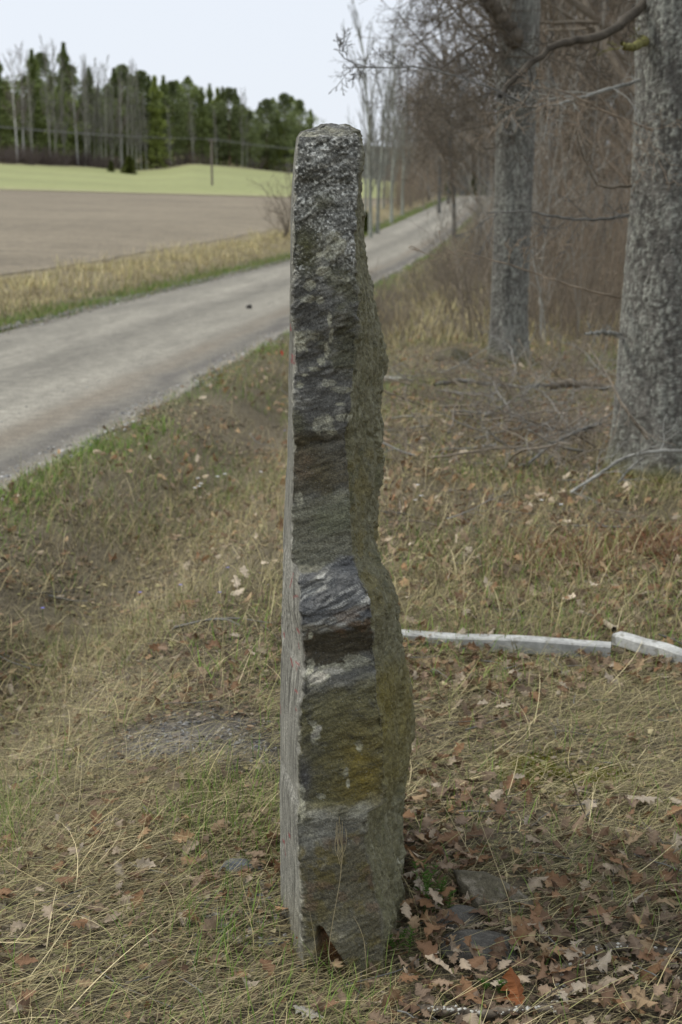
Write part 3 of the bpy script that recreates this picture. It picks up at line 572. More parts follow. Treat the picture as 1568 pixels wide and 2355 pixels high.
# ---------------------------------------------------------------- far wood on the left
def conifer(seed, H, rad_b, col, n=4200, pine=False):
    r = np.random.default_rng(seed); t = r.random(n)**.8
    z0 = .04 if not pine else .14
    zt = z0+(1-z0)*t; prof = (1-t)**.75*(.75+.35*np.sin(t*38+seed)) if not pine else np.sin(np.clip(.15+t*.85, 0, 1)*pi)**.6*(.8+.4*np.sin(t*17+seed))
    prof = np.maximum(prof, .03); a = r.random(n)*2*pi; lob = 1+.3*np.sin(a*3+t*14)+.2*np.sin(a*5-t*30)
    q = r.random(n)**.45*rad_b*prof*lob; p = np.stack([np.cos(a)*q, np.sin(a)*q, zt*H - q*.22*(0 if pine else 1)], 1)
    s = (.35+.5*r.random(n))*.55
    d = np.stack([np.cos(a)+r.normal(0, .4, n), np.sin(a)+r.normal(0, .4, n), r.normal(.05, .35, n)], 1); d /= np.linalg.norm(d, axis=1)[:, None]
    e = np.cross(d, r.normal(0, 1, (n, 3))); e /= np.linalg.norm(e, axis=1)[:, None]
    V_ = np.stack([p-d*s[:, None]*.6, p+e*s[:, None]*.3, p+d*s[:, None]*.8, p-e*s[:, None]*.3], 1).reshape(-1, 3)
    F_ = np.arange(n*4).reshape(n, 4); c_ = np.repeat(np.asarray(col)*(1+.35*r.normal(0, 1, (n, 1)).clip(-1.2, 1.6)), 4, 0)
    zz = np.linspace(-.3, H*.97, 7); v1, f1, c1 = tubes([(np.stack([0*zz, 0*zz, zz], 1), .17*(1-zz/H*.85)*H/16, [.13, .10, .085] if not pine else [.17, .11, .075], 7)])
    return (v1, f1, c1), (V_, F_, c_)
GF = 'trees of the far wood beyond the green field'
cons = []
for k, (H, rb, cl, pn) in enumerate([(17, 2.3, (.052, .068, .022), 0), (16, 2.6, (.062, .080, .026), 1), (14, 2.0, (.070, .088, .022), 0), (16, 3.0, (.048, .062, .024), 1)]):
    cons.append(tree_obj('conifer', 'conifer%d' % k, conifer(100+k, H, rb*1.5, np.array(cl)*np.array([3.9, 3.6, 3.9]), 5200, pn), 'x', 'tree', GF, M_pbark, M_needle))
birch = tree_obj('birch_tree', 'birch', bare_tree(120, 17, .15, np.array([.20, .17, .15]), np.array([.50, .49, .46]), .3, .5, (26, 7, 4), .26, .05, .06, .01, minr=.016, tw=.010), 'x', 'tree', GF)
birch2 = tree_obj('birch_tree', 'birch2', bare_tree(121, 16, .11, np.array([.23, .22, .19]), np.array([.33, .33, .27]), .2, .4, (34, 9, 4), .22, .07, .05, .01, minr=.018, tw=.010), 'x', 'tree', GF)
LC = ['narrow dark spruce in the far wood beyond the green field', 'broad pine with rounded crown in the far wood', 'bright green young spruce in the far wood', 'dark spreading pine in the far wood beyond the green field']
firsts = {}
def putf(o, key, label, px_, Y_, top=None, H=17, s=None):
    x = (px_-CX)*Y_/3345; z = tz(x, Y_)
    if top is not None:
        zt = HC+(HOR-top)*Y_/3345; s = (zt-z)/(H-.3)
    s3 = (max(s*1., .85)*rs.uniform(.85, 1.1) if s < 1 else s, )*2+(s,)
    if key not in firsts:
        firsts[key] = 1; o['label'] = label; o.location = (x, Y_, z-.1); o.scale = s3; return
    copy_tree(o, label, (x, Y_, z-.1), rs.random()*6.28, s3)
# skyline of the wood: (px, top py, kind) with the depth of the edge
SK = [(-60, 150, 0), (-20, 170, 1), (8, 138, 0), (30, 200, 2), (88, 132, 0), (108, 140, 3), (70, 190, 1), (128, 190, 2), (160, 118, 0), (172, 165, 3), (145, 210, 1), (215, 170, 0), (225, 215, 2), (272, 172, 0), (292, 165, 3), (310, 185, 1), (332, 178, 3), (350, 188, 0), (363, 190, 2), (383, 188, 0), (402, 200, 3), (412, 198, 1), (438, 190, 1), (455, 215, 3), (468, 212, 0), (487, 205, 0), (505, 215, 2), (516, 212, 0), (530, 214, 3), (545, 215, 0), (560, 250, 1), (600, 245, 0), (615, 238, 3), (630, 236, 1), (655, 226, 3), (672, 232, 1), (690, 240, 3), (715, 262, 2), (735, 300, 1), (255, 210, 3), (300, 215, 0), (200, 240, 1), (575, 262, 3), (640, 262, 2), (705, 300, 2), (10, 230, 2), (480, 300, 2), (430, 290, 2), (372, 300, 2), (540, 330, 2), (612, 330, 2), (690, 340, 1), (118, 330, 1), (20, 330, 2)]
HH = [17, 16, 14, 16]
for (px_, tp_, k) in SK:
    Y_ = float(edgeY(px_))+rs.uniform(4, 26); putf(cons[k], k, LC[k], px_, Y_, tp_, HH[k])
for i in range(60):      # deeper ranks
    px_ = rs.uniform(-120, 740); Y_ = float(edgeY(px_))+rs.uniform(28, 70); tpx = np.interp(px_, [0, 160, 300, 430, 545, 690, 735], [185, 185, 215, 225, 245, 275, 330])+rs.uniform(5, 45); k = rs.choice([0, 1, 3])
    putf(cons[k], k, LC[k], px_, Y_, tpx, HH[k])
for (px_, tp_, k, lb) in [(60, 125, 0, 'white-stemmed birch forking at mid height, tallest at the left of the far wood'), (45, 140, 0, None), (120, 118, 1, None), (132, 125, 1, None), (152, 150, 1, None), (182, 165, 0, 'straight white birch stem just right of the tallest spruce of the far wood'), (200, 155, 1, None), (212, 160, 1, None), (222, 165, 1, None), (238, 165, 1, None), (247, 160, 1, None), (258, 190, 1, None), (277, 180, 1, None), (283, 200, 0, None), (296, 170, 1, None), (306, 165, 1, None), (316, 175, 1, None), (327, 200, 1, None), (446, 235, 1, None), (558, 225, 1, None), (570, 225, 1, None), (500, 260, 1, None), (395, 250, 1, None), (150, 230, 1, None), (206, 190, 1, None), (230, 200, 1, None), (262, 215, 1, None), (340, 230, 1, None), (80, 150, 1, None)]:
    Y_ = float(edgeY(px_))+rs.uniform(-3, 5); o = birch if k == 0 else birch2
    putf(o, 'b%d' % k, lb or ('pale birch among the conifers of the far wood' if k == 0 else 'grey-stemmed leafless aspen at the edge of the far wood'), px_, Y_, tp_, 17 if k == 0 else 16)
TH2 = meshdata('far_thicket', *(lambda t: (t[0], t[1], M_twig, t[2]))(thicket(99, 3.0, 26, np.array([.12, .095, .085]), .8, .03)))
for i in range(46):
    px_ = -60+i*8.4+rs.uniform(-3, 3) if i < 40 else rs.uniform(320, 720); Y_ = float(edgeY(px_))+rs.uniform(-8, 2); x = (px_-CX)*Y_/3345
    link('thicket', TH2, None, 'grey-brown leafless bush at the foot of the far wood', 'bush', 'bushes along the edge of the far wood', loc=(x, Y_, tz(x, Y_)), rz=rs.random()*6, sca=(1.5, 1.5, rs.uniform(.75, 1.25)))
jv = conifer(130, 3.2, .9, (.085, .10, .02), 1400)
j0 = tree_obj('juniper', 'juniper', jv, 'larger yellow-green juniper at the edge of the green field', 'bush', None, M_pbark, M_needle)
j0.location = ((301-CX)*222/3345, 222, tz((301-CX)*222/3345, 222)); j0.scale = (1.3, 1.3, .85)
for (px_, Y_, s, lb) in [(258, 222, (.7, .7, .55), 'smaller juniper left of the larger one at the edge of the green field'), (288, 224, (.8, .8, .45), 'low juniper touching the larger juniper'), (1030, 168, (.6, .6, .9), 'narrow yellow-green conifer left of the road bend'), (1090, 176, (1.0, 1.0, .9), 'bushy green conifer at the end of the road'), (1110, 180, (.8, .8, .7), 'low green bush right of the end of the road'), (842, 66, (.3, .3, .3), 'small dark juniper under the aspens')]:
    x = (px_-CX)*Y_/3345; copy_tree(j0, lb, (x, Y_, tz(x, Y_)), 1.0, s)
# power line
pole = link('power_pole', None, None, 'thin wooden power pole standing in the green field', 'pole')
Yp = 165; pb = W(488, 437, Yp); xb = pb[0]; zb_ = tz(xb, Yp); zt = W(488, 320, Yp)[2]
zz = np.linspace(zb_-.3, zt, 6); v, f, cb = tubes([(np.stack([np.full(6, xb), np.full(6, Yp), zz], 1), np.linspace(.13, .10, 6), [.2, .2, .2], 10)]); link('post', meshdata('pole_post', v, f, M_pole), pole)
v, f, cb = tubes([([[xb-.45, Yp, zt-.18], [xb+.45, Yp, zt-.18]], [.06, .06], [.2, .2, .2], 6)]); link('crossarm', meshdata('crossarm', v, f, M_pole), pole)
for sx in (-.4, .4):
    zz = np.array([zt-.12, zt-.05, zt+.02, zt+.06]); v, f, cb = tubes([(np.stack([np.full(4, xb+sx), np.full(4, Yp), zz], 1), [.03, .06, .05, .02], [.2, .2, .2], 8)]); link('insulator', meshdata('insulator', v, f, M_wire), pole)
for sx in (-.4, .4):
    a = np.array([xb+sx, Yp, zt+.03]); Lf = W(-300, 258, 120)+np.array([sx, 0, 0]); Rt = W(900, 352, 205)+np.array([sx, 0, 0])
    pts = []
    for (p, q_) in ((Lf, a), (a, Rt)):
        for t in np.linspace(0, 1, 20)[(1 if len(pts) else 0):]:
            b = p*(1-t)+q_*t; b[2] -= .9*4*t*(1-t)*.5; pts.append(b)
    v, f, cb = tubes([(pts, np.full(len(pts), .022), [.2, .2, .2], 4)]); link('overhead_wire', meshdata('wire', v, f, M_wire), None, 'thin grey overhead wire crossing in front of the far wood', 'wire', 'the pair of overhead wires on the power pole')
# bare sapling on the far verge, left of the stone
sap = []
rs3 = random.Random(44); Ys = 56.0; b0 = W(660, 560, Ys); b0[2] = tz(b0[0], Ys)
for (tx, ty, r_) in [(664, 395, .022), (640, 440, .014), (612, 415, .014), (600, 425, .010), (655, 400, .012), (628, 480, .010), (690, 420, .015), (605, 500, .010), (645, 500, .01)]:
    e = W(tx, ty, Ys+rs3.uniform(-.5, .5)); m = b0*.5+e*.5+np.array([.22, 0, -.1]); p = smoothpath([b0+np.array([rs3.gauss(0, .1), 0, -.1]), m, e], 12); sap.append((p, np.linspace(r_*2.1, .010, 12), BRN*1.2, 5)); twigs_on(sap, p[4:], 9, .8, .012, BRN*1.2, rs3.randint(0, 999), .02, 1)
v, f, cb = tubes(sap); link('roadside_sapling', meshdata('sapling', v, f, M_twig, cb), None, 'leafless multi-stemmed sapling on the far verge just left of the stone', 'bush')

# ---------------------------------------------------------------- grass
def blades(pos, L, head, e0, bend, wid, col, nseg=3, curl=None):
    n = len(pos); p = pos.copy(); VV = []; side = np.stack([-np.sin(head), np.cos(head), 0*head], 1)
    hd = head.copy()
    for i in range(nseg+1):
        t = i/nseg; wv = wid*(1-t*.75)
        if i < nseg: VV.append(p-side*wv[:, None]/2); VV.append(p+side*wv[:, None]/2)
        else: VV.append(p)
        e = e0-bend*t; 
        if curl is not None: hd = hd+curl/nseg
        p = p+np.stack([np.cos(hd)*np.cos(e), np.sin(hd)*np.cos(e), np.sin(e)], 1)*(L/nseg)[:, None]
    k = 2*nseg+1; V_ = np.stack(VV, 1).reshape(-1, 3); b = (np.arange(n)*k)[:, None]; F_ = []
    for i in range(nseg-1): F_ += [b+np.array([2*i, 2*i+1, 2*i+3]), b+np.array([2*i, 2*i+3, 2*i+2])]
    F_ += [b+np.array([2*nseg-2, 2*nseg-1, 2*nseg])]
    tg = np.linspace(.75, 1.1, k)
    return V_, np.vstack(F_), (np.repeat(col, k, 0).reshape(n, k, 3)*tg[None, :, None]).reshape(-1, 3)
def samp(n, y0, y1, pw, marg=.7, half=.262):
    """points on the ground, density falling with distance as Y**-pw"""
    q = rng.random(n); a = 2-pw
    Y = (y0**a+(y1**a-y0**a)*q)**(1/a) if abs(a) > 1e-3 else y0*(y1/y0)**q
    X = rng.uniform(-1, 1, n)*(half*Y+marg)
    return X, Y
STRAW = np.array([[.47, .42, .215], [.38, .345, .18], [.27, .25, .14], [.60, .55, .32], [.19, .175, .10], [.34, .35, .15]])
STRAW = STRAW*np.array([1.03, .955, .93])
GREEN = np.array([[.14, .23, .04], [.17, .26, .05], [.10, .18, .035], [.21, .26, .075]])*np.array([1.2, 1.22, 1.1])
BROWN = np.array([[.15, .118, .075], [.10, .08, .052], [.19, .15, .09]])
def pick(P_, n): c_ = P_[rng.integers(0, len(P_), n)]; return c_*rng.uniform(.75, 1.2, (n, 1))
def pathmask(X, Y): return np.clip(np.exp(-(((X+.38+.5*(Y-3.98))/.28)**2 + ((Y-3.98)/.21)**2))*(1.15+1.1*fbm(X*6, Y*6, 0, 3, 66)), 0, 1)
def grassset(name, label, sets):
    Vv, Ff, Cc, off = [], [], [], 0
    for s in sets:
        v, f, c_ = s; Vv.append(v); Ff.append(f+off); Cc.append(c_); off += len(v)
    link(name, meshdata(name, np.vstack(Vv), np.vstack(Ff), M_grass, np.vstack(Cc), False), None, label, 'grass', kind='stuff')
def off_road(X, Y): w = X-.121*Y; return (w > -2.92) | (w < -6.55)
RK0 = [(G(1050, 2125), .06), (G(1110, 2185), .08), (G(1135, 2050), .11), (G(552, 2020), .05)]
def rk0(X, Y): return (sum(np.exp(-(((X-g[0])**2+((Y-g[1])*1.3)**2)/r**2)**2) for g, r in RK0) < .6) & ((sum(np.exp(-(((X-a)/b2)**2+((Y-b)/c2)**2)) for a, b, b2, c2 in MOSS[:2]) < .35) | (rng.random(len(X)) < .25))
def mk(X, Y, keep, L, e0, bend, wid, pal, head=None, curl=.0, nseg=3, zoff=.0):
    keep = keep & (rk0(X, Y) | (rng.random(len(X)) < .12)); X, Y = X[keep], Y[keep]; n = len(X)
    Z = T(X, Y)-.004+zoff*rng.random(n); h = rng.uniform(0, 2*pi, n) if head is None else rng.normal(head[0], head[1], n)+pi*(rng.random(n) < .35)
    return blades(np.stack([X, Y, Z], 1), rng.uniform(*L, n), h, rng.uniform(*e0, n), rng.uniform(*bend, n), rng.uniform(*wid, n), pick(pal, n), nseg, rng.normal(0, curl, n) if curl else None)
dry = []
# matted straw close by
X, Y = samp(105000, 2.2, 6, 1.0); pt = fbm(X*2.2, Y*2.2, 0, 3, 201); w = X-.121*Y
keep = (~in_stone(X, Y, -.005)) & (rng.random(len(X)) < (1-.85*pathmask(X, Y))*np.where(X > .12, (.16+.85*sst(-.05, .25, pt)+.5*sst(3.2, 4.0, Y)), .48+.9*pt))
dry.append(mk(X, Y, keep, (.04, .20), (-.02, .40), (.0, .6), (.0008, .0023), np.vstack([STRAW*.95, STRAW*1.15, STRAW*.7]), (.45, .6), .6, 4, .020))
X, Y = samp(34000, 2.2, 5, 1.0); keep = (~in_stone(X, Y, 0)) & (rng.random(len(X)) < np.where(X > .12, .25, .55)*(1-.8*pathmask(X, Y)))
dry.append(mk(X, Y, keep, (.02, .09), (-.1, .5), (-.2, .9), (.0005, .0014), np.vstack([STRAW*.7, BROWN*1.1, STRAW[2:]*.8]), None, 1.2, 3, .015))
X, Y = samp(95000, 5.0, 17, 1.0); pt = fbm(X*.9, Y*.9, 0, 3, 202); keep = off_road(X, Y) & (rng.random(len(X)) < .62+.9*pt)
dry.append(mk(X, Y, keep, (.07, .24), (.15, 1.35), (.2, 1.3), (.0022, .0052), np.vstack([STRAW*1.15, STRAW*.8, BROWN*1.2]), (.4, 1.0), .8))
X, Y = samp(16000, 3.2, 9, 1.0); keep = (X < -.15) & off_road(X, Y) & (fbm(X*1.2, Y*1.2, 0, 2, 203) > -.15) & (pathmask(X, Y) < .2)
dry.append(mk(X, Y, keep, (.10, .26), (.5, 1.4), (.3, 1.2), (.0012, .0025), STRAW, (.5, .8), .5, 4))
X, Y = samp(70000, 16, 75, 1.2); w = X-.121*Y; keep = ((w > -2.7) | ((w < -7.2) & (w > -9.8)))
hh = np.where((X-.121*Y) < -6, 1.6, 1.0)
dry.append(mk(X, Y, keep, (.08, .30), (.6, 1.5), (.1, 1.1), (.006, .014), np.vstack([STRAW*1.3, STRAW*1.2, BROWN*1.2]), None))
# tall pale fringe of the far bank
n = 34000; Yb = 15*(130/15)**rng.random(n); wb = -6.5-rng.uniform(1.1, 3.3, n); Xb = wb+.121*Yb; clump = fbm(Xb*1.1, Yb*.8, 0, 3, 204)
big_ = fbm(Xb*.55, Yb*.35, 0, 3, 209)
dry.append(mk(Xb, Yb, (clump > -.12), (.04, .17), (.3, 1.4), (.1, 1.2), (.005, .013), np.vstack([STRAW*1.7, STRAW*1.4, BROWN*2]), None))
n = 16000; Yb = 15*(130/15)**rng.random(n); wb = -6.5-rng.uniform(1.4, 4.1, n); Xb = wb+.121*Yb; cl2 = fbm(Xb*1.3, Yb*.9, 0, 3, 210)
dry.append(mk(Xb, Yb, cl2 > .20, (.16, .44), (.9, 1.5), (.1, .9), (.005, .014), STRAW*1.9, None))
for (n_, x0, pal_, zz_) in ((9000, 0, STRAW*1.35, .03), (3500, 1, STRAW*1.3, .03)):
    X, Y = samp(n_, 2.2, 6.5, 1.0); cl_ = fbm(X*2.6, Y*2.6, 0, 3, 220+x0); keep = (~in_stone(X, Y, .01)) & (cl_ > .0) & ((X > .12) == bool(x0)) & (pathmask(X, Y) < .3) & ~((Y < 2.95) & (np.abs(X) < .12))
    dry.append(mk(X, Y, keep, (.10, .30), (.05, .55), (.15, .75), (.0014, .0028), pal_, (.5, .5), .8, 6, zz_))
grassset('dry_grass', 'pale dead grass matted over the ground and standing on the far verge', dry)
gr = []
X, Y = samp(42000, 2.2, 6, 1.0); pt = fbm(X*1.6+5, Y*1.6, 0, 3, 205)
gl = .24+4.2*np.exp(-(((X+.30)/.36)**2+((Y-3.52)/.17)**2))+.5*np.exp(-((X+.7)/.3)**2-((Y-3.3)/.3)**2)+.6*np.exp(-(((X+.85)/.3)**2+((Y-3.7)/.5)**2))+.5*np.exp(-(((X+.28)/.08)**2+((Y-2.88)/.10)**2)); gl = gl*np.where(X > .12, .22, 1)
keep = (~in_stone(X, Y, 0)) & (rng.random(len(X)) < gl*(1+2.2*pt)) & (pathmask(X, Y) < .45)
gr.append(mk(X, Y, keep, (.04, .12), (.8, 1.5), (.1, .9), (.0018, .0036), GREEN*1.05, None, .3))
X, Y = samp(42000, 4.5, 17, 1.0); pt = fbm(X*1.1+9, Y*1.1, 0, 3, 206); keep = off_road(X, Y) & (rng.random(len(X)) < np.where(X-.121*Y < -.7, .34, .20)+1.9*pt)
gr.append(mk(X, Y, keep, (.05, .13), (.7, 1.5), (.1, .9), (.003, .006), np.vstack([GREEN*1.0, STRAW[:1]*.7]), None))
n = 14000; Yb = 6*(100/6)**rng.random(n); wb = -2.9+np.abs(rng.normal(0, .22, n)); Xb = wb+.121*Yb; gr.append(mk(Xb, Yb, fbm(Xb*1.5, Yb*.8, 0, 3, 207) > .05, (.03, .10), (.6, 1.5), (.1, .9), (.004, .009), GREEN*1.15, None))
n = 26000; Yb = 13*(170/13)**rng.random(n); wb = -6.5-np.abs(rng.normal(.1, .55, n)); Xb = wb+.121*Yb; gr.append(mk(Xb, Yb, fbm(Xb*1.5, Yb*.8, 0, 3, 208) > -.35, (.06, .18), (.6, 1.5), (.1, .9), (.006, .016), np.vstack([GREEN*.85, STRAW[:2]*.8]), None))
n = 16000; k_ = rng.integers(0, 2, n); mo_ = np.array(MOSS[:2])[k_]; Xm = mo_[:, 0]+rng.normal(0, 1, n)*mo_[:, 2]*.75; Ym = mo_[:, 1]+rng.normal(0, 1, n)*mo_[:, 3]*.8
_r, rk0 = rk0, (lambda X, Y: X > -99)
mossset = mk(Xm, Ym, fbm(Xm*14, Ym*14, 0, 3, 230) > -.25, (.006, .022), (.6, 1.5), (-.3, .9), (.0018, .0035), np.array([[.20, .20, .025], [.26, .24, .03], [.14, .15, .02]]), None, .5, 2)
link('moss', meshdata('moss', *(lambda a: (a[0], a[1], M_grass, a[2], False))(mossset)), None, 'yellow-green moss cushions in the dead grass right of the stone', 'moss', kind='stuff')
rk0 = _r
grassset('green_grass', 'fresh green grass sprouting through the dead grass and along both road edges', gr)
# tall stalks in front of and beside the stone
def stalk(name, pts, r, col, label, seed=None, head=False):
    p = smoothpath(pts, 26); out = [(p, np.linspace(r, r*.45, len(p)), col, 4)]
    if head:
        rs2 = random.Random(seed)
        for i in range(9):
            b = p[-9+i//2]; e = b+np.array([rs2.uniform(-.012, .012), rs2.uniform(-.01, .01), rs2.uniform(.05, .075)]); m = (b+e)/2+np.array([(e-b)[0]*.9, 0, 0]); q_ = smoothpath([b, m, e], 7); out.append((q_, np.full(7, .0006), np.asarray(col)*1.1, 3))
    v, f, cb = tubes(out); link(name, meshdata(name, v, f, M_twig, cb), None, label, 'plant stalk')
ST = np.array([.42, .35, .2])
stalk('dry_plant_stalk', [W(775, 2235, 2.72), W(752, 2200, 2.72), W(768, 2100, 2.73), W(783, 2020, 2.74), W(787, 1960, 2.74), W(782, 1895, 2.74)], .0011, ST*.8, 'dry stalk with a tufted seed head standing against the front of the stone', 3, True)
stalk('dry_plant_stalk', [W(845, 2290, 2.70), W(842, 2210, 2.70), W(837, 2160, 2.71), W(826, 2130, 2.72), W(812, 2105, 2.73)], .0009, ST*.75, 'thin bare stalk curving left at the right of the stone foot')
stalk('dry_plant_stalk', [W(733, 2260, 2.72), W(728, 2200, 2.72), W(722, 2150, 2.73), W(712, 2095, 2.74)], .0009, ST*.7, 'short bare stalk in front of the hollow at the stone foot')
stalk('dry_plant_stalk', [W(1080, 1960, 3.25), W(1030, 1870, 3.3), W(985, 1790, 3.35), W(958, 1690, 3.4), W(942, 1590, 3.42), W(938, 1500, 3.43)], .0014, ST*1.1, 'long pale grass stem arching up along the right side of the stone')
stalk('dry_plant_stalk', [W(1180, 2190, 2.85), W(1175, 2080, 2.87), W(1130, 1960, 2.9), W(1080, 1820, 2.92), W(1020, 1755, 2.95)], .0011, ST, 'long thin grass stem leaning left over the half-buried rock')
stalk('dry_plant_stalk', [W(1330, 2010, 3.15), W(1300, 1950, 3.15), W(1210, 1860, 3.18), W(1150, 1800, 3.2)], .0011, ST, 'pale bent grass stem over the leaves right of the rock')
stalk('dry_plant_stalk', [W(1345, 1870, 3.35), W(1335, 1850, 3.35), W(1318, 1800, 3.36), W(1300, 1745, 3.36)], .0016, BRN*.6, 'dark twig standing up out of the yellow-green moss')

# ---------------------------------------------------------------- leaves
def leafmesh(seed):
    r = np.random.default_rng(seed); n = 16; t = np.linspace(0, 1, n); nl = r.choice([3, 4, 4]); ph = r.uniform(0, 1)
    env = np.sin(np.clip(t*1.02, 0, 1)**1.25*pi)**.7*.29*r.uniform(.8, 1.15)+.02
    cl, cw, tw = r.normal(0, 1.5), r.uniform(.3, 2.6)*r.choice([-1, 1], p=[.35, .65]), r.normal(0, .6)
    V_ = []
    for i in range(n):
        y = t[i]-.5; zc = cl*.5*y*y
        for s in (-1, 0, 1):
            lobe = 1 - .52*(.5+.5*cos(2*pi*(nl*t[i]+.5*s*.35+ph)))**1.3
            x = s*env[i]*lobe*r.uniform(.9, 1.1); V_.append([x+.05*sin(y*5+seed), y+.05*abs(s), zc+cw*.9*x*x+tw*x*y+.02*r.normal()*abs(s)])
    i = np.arange(n*3).reshape(n, 3); F_ = np.stack([i[:-1, :-1], i[:-1, 1:], i[1:, 1:], i[1:, :-1]], -1).reshape(-1, 4)
    return np.array(V_), F_
LC_ = np.array([[.27, .18, .105], [.32, .235, .15], [.19, .115, .07], [.14, .09, .06], [.36, .30, .235], [.22, .165, .12], [.27, .20, .145], [.16, .12, .09], [.40, .35, .29], [.21, .125, .07], [.24, .18, .13], [.19, .14, .10]])
LC_ = LC_*np.array([1.05, 1.0, .90])
LM = [leafmesh(300+i) for i in range(12)]
def rotm(ax, ay, az):
    cx_, sx, cy, sy, cz, sz = np.cos(ax), np.sin(ax), np.cos(ay), np.sin(ay), np.cos(az), np.sin(az)
    o = np.ones_like(ax); z = 0*ax
    Rx = np.stack([o, z, z, z, cx_, -sx, z, sx, cx_], -1).reshape(-1, 3, 3); Ry = np.stack([cy, z, sy, z, o, z, -sy, z, cy], -1).reshape(-1, 3, 3); Rz = np.stack([cz, -sz, z, sz, cz, z, z, z, o], -1).reshape(-1, 3, 3)
    return Rz@Ry@Rx
def leafbatch(X, Y, Z, size, tilt, pal=LC_):
    VV, FF, Cc, off = [], [], [], 0; kind = rng.integers(0, len(LM), len(X))
    for k in range(len(LM)):
        m = kind == k; n = m.sum()
        if not n: continue
        v0, f0 = LM[k]; R_ = rotm(rng.normal(0, tilt, n), rng.normal(0, tilt, n)+pi*(rng.random(n) < .4), rng.uniform(0, 6.28, n))
        v = np.einsum('nij,kj->nki', R_, v0)*size[m][:, None, None]+np.stack([X[m], Y[m], Z[m]], -1)[:, None]
        c_ = pal[rng.integers(0, len(pal), n)]*rng.uniform(.7, 1.15, (n, 1)); VV.append(v.reshape(-1, 3)); FF.append((f0[None]+(np.arange(n)*len(v0))[:, None, None]+off).reshape(-1, 4)); Cc.append(np.repeat(c_, len(v0), 0)); off += n*len(v0)
    return np.vstack(VV), np.vstack(FF), np.vstack(Cc)
RK = [(G(1050, 2125), .065), (G(1110, 2185), .085), (G(1135, 2050), .12), (G(552, 2020), .055), (G(595, 2082), .03)]
def rockm(X, Y): return sum(np.exp(-(((X-g[0])**2+((Y-g[1])*1.3)**2)/r**2)**2) for g, r in RK)
def mossm(X, Y): return sum(np.exp(-(((X-a)/b2)**2+((Y-b)/c2)**2)) for a, b, b2, c2 in MOSS[:2])
def leafdens(X, Y):
    pt = fbm(X*2.1, Y*2.1, 0, 3, 301)
    d = np.where(X > .10, .50+1.15*pt-.12*sst(3.4, 4.2, Y), .17+.35*pt)
    d = d+1.2*np.exp(-((X-.22)/.12)**2-((Y-3.1)/.35)**2)+.5*np.exp(-((X+.22)/.1)**2-((Y-3.3)/.2)**2)
    d = d*(1-.8*np.exp(-(((X-.42)/.17)**2+((Y-3.45)/.16)**2)))
    return np.where(Y > 4.6, np.where(X-.121*Y > -.7, .50, .26)+.6*pt, d)
sets = []
X, Y = samp(17000, 2.2, 6, 1.0); keep = (rng.random(len(X)) < leafdens(X, Y)) & (mossm(X, Y) < .4) & (rockm(X, Y) < .75) & ~in_stone(X, Y, .0) & (pathmask(X, Y) < .3); X, Y = X[keep], Y[keep]
pile = .07*np.exp(-((X-.20)/.07)**2-((Y-2.98)/.25)**2)
Z = T(X, Y)+.012+.022*rng.random(len(X))+pile*rng.random(len(X)); sz = (.026+.048*rng.random(len(X))**1.5)*np.where(X < .1, .82, 1)
# the 290 nearest and largest become leaves of their own
ppx, ppy = pix(X, Y, Z); vis = (ppx > 0) & (ppx < 1568) & (ppy < 2354); score = np.where(vis, sz/Y, 0)*np.where(Z > T(X, Y)+.012, 1, .4); top_i = np.argsort(-score)[:285]; rest = np.ones(len(X), bool); rest[top_i] = False
sets.append(leafbatch(X[rest], Y[rest], Z[rest], sz[rest], .55))
X2, Y2 = samp(17000, 5.5, 17, 1.1, .5); k2 = off_road(X2, Y2) & (rng.random(len(X2)) < np.where(X2-.121*Y2 > -.9, .5, .18)*(.7+fbm(X2, Y2, 0, 3, 302))); X2, Y2 = X2[k2], Y2[k2]
sets.append(leafbatch(X2, Y2, T(X2, Y2)+.01+.04*rng.random(len(X2)), rng.uniform(.035, .085, len(X2)), .6, LC_*1.5))
# crumbs and fragments
X3, Y3 = samp(42000, 2.2, 6, 1.0); k3 = ~in_stone(X3, Y3, 0) & (pathmask(X3, Y3) < .6); X3, Y3 = X3[k3], Y3[k3]
def crumbs(X, Y, s0, s1, pal):
    n = len(X); a = rng.uniform(0, 6.28, (n, 4))*0+np.array([0, 1.5, 3.1, 4.6])+rng.uniform(-.5, .5, (n, 4))+rng.uniform(0, 6.28, (n, 1)); r = rng.uniform(s0, s1, (n, 1))*rng.uniform(.4, 1.2, (n, 4))
    v = np.stack([X[:, None]+np.cos(a)*r, Y[:, None]+np.sin(a)*r, (T(X, Y)+.004+.010*rng.random(n))[:, None]+rng.uniform(-.5, .5, (n, 4))*r], -1).reshape(-1, 3)
    return v, np.arange(4*n).reshape(n, 4), np.repeat(pal[rng.integers(0, len(pal), n)]*rng.uniform(.5, 1.1, (n, 1)), 4, 0)
sets.append(crumbs(X3, Y3, .003, .013, np.vstack([LC_, BROWN, STRAW*.8])))
X4, Y4 = samp(30000, 4.5, 12, 1.0); k4 = off_road(X4, Y4) & (fbm(X4*1.5, Y4*1.5, 0, 3, 303) > -.1); sets.append(crumbs(X4[k4], Y4[k4], .007, .024, np.vstack([LC_*1.2, BROWN, STRAW])))
VV, FF, Cc, off = [], [], [], 0
for v, f, c_ in sets: VV.append(v); FF.append(f+off); Cc.append(c_); off += len(v)
link('leaf_litter', meshdata('leaf_litter', np.vstack(VV), np.vstack(FF), M_leaf, np.vstack(Cc), False), None, 'brown fallen oak leaves and leaf crumbs scattered thickly over the ground', 'leaves', kind='stuff')
lmesh = []
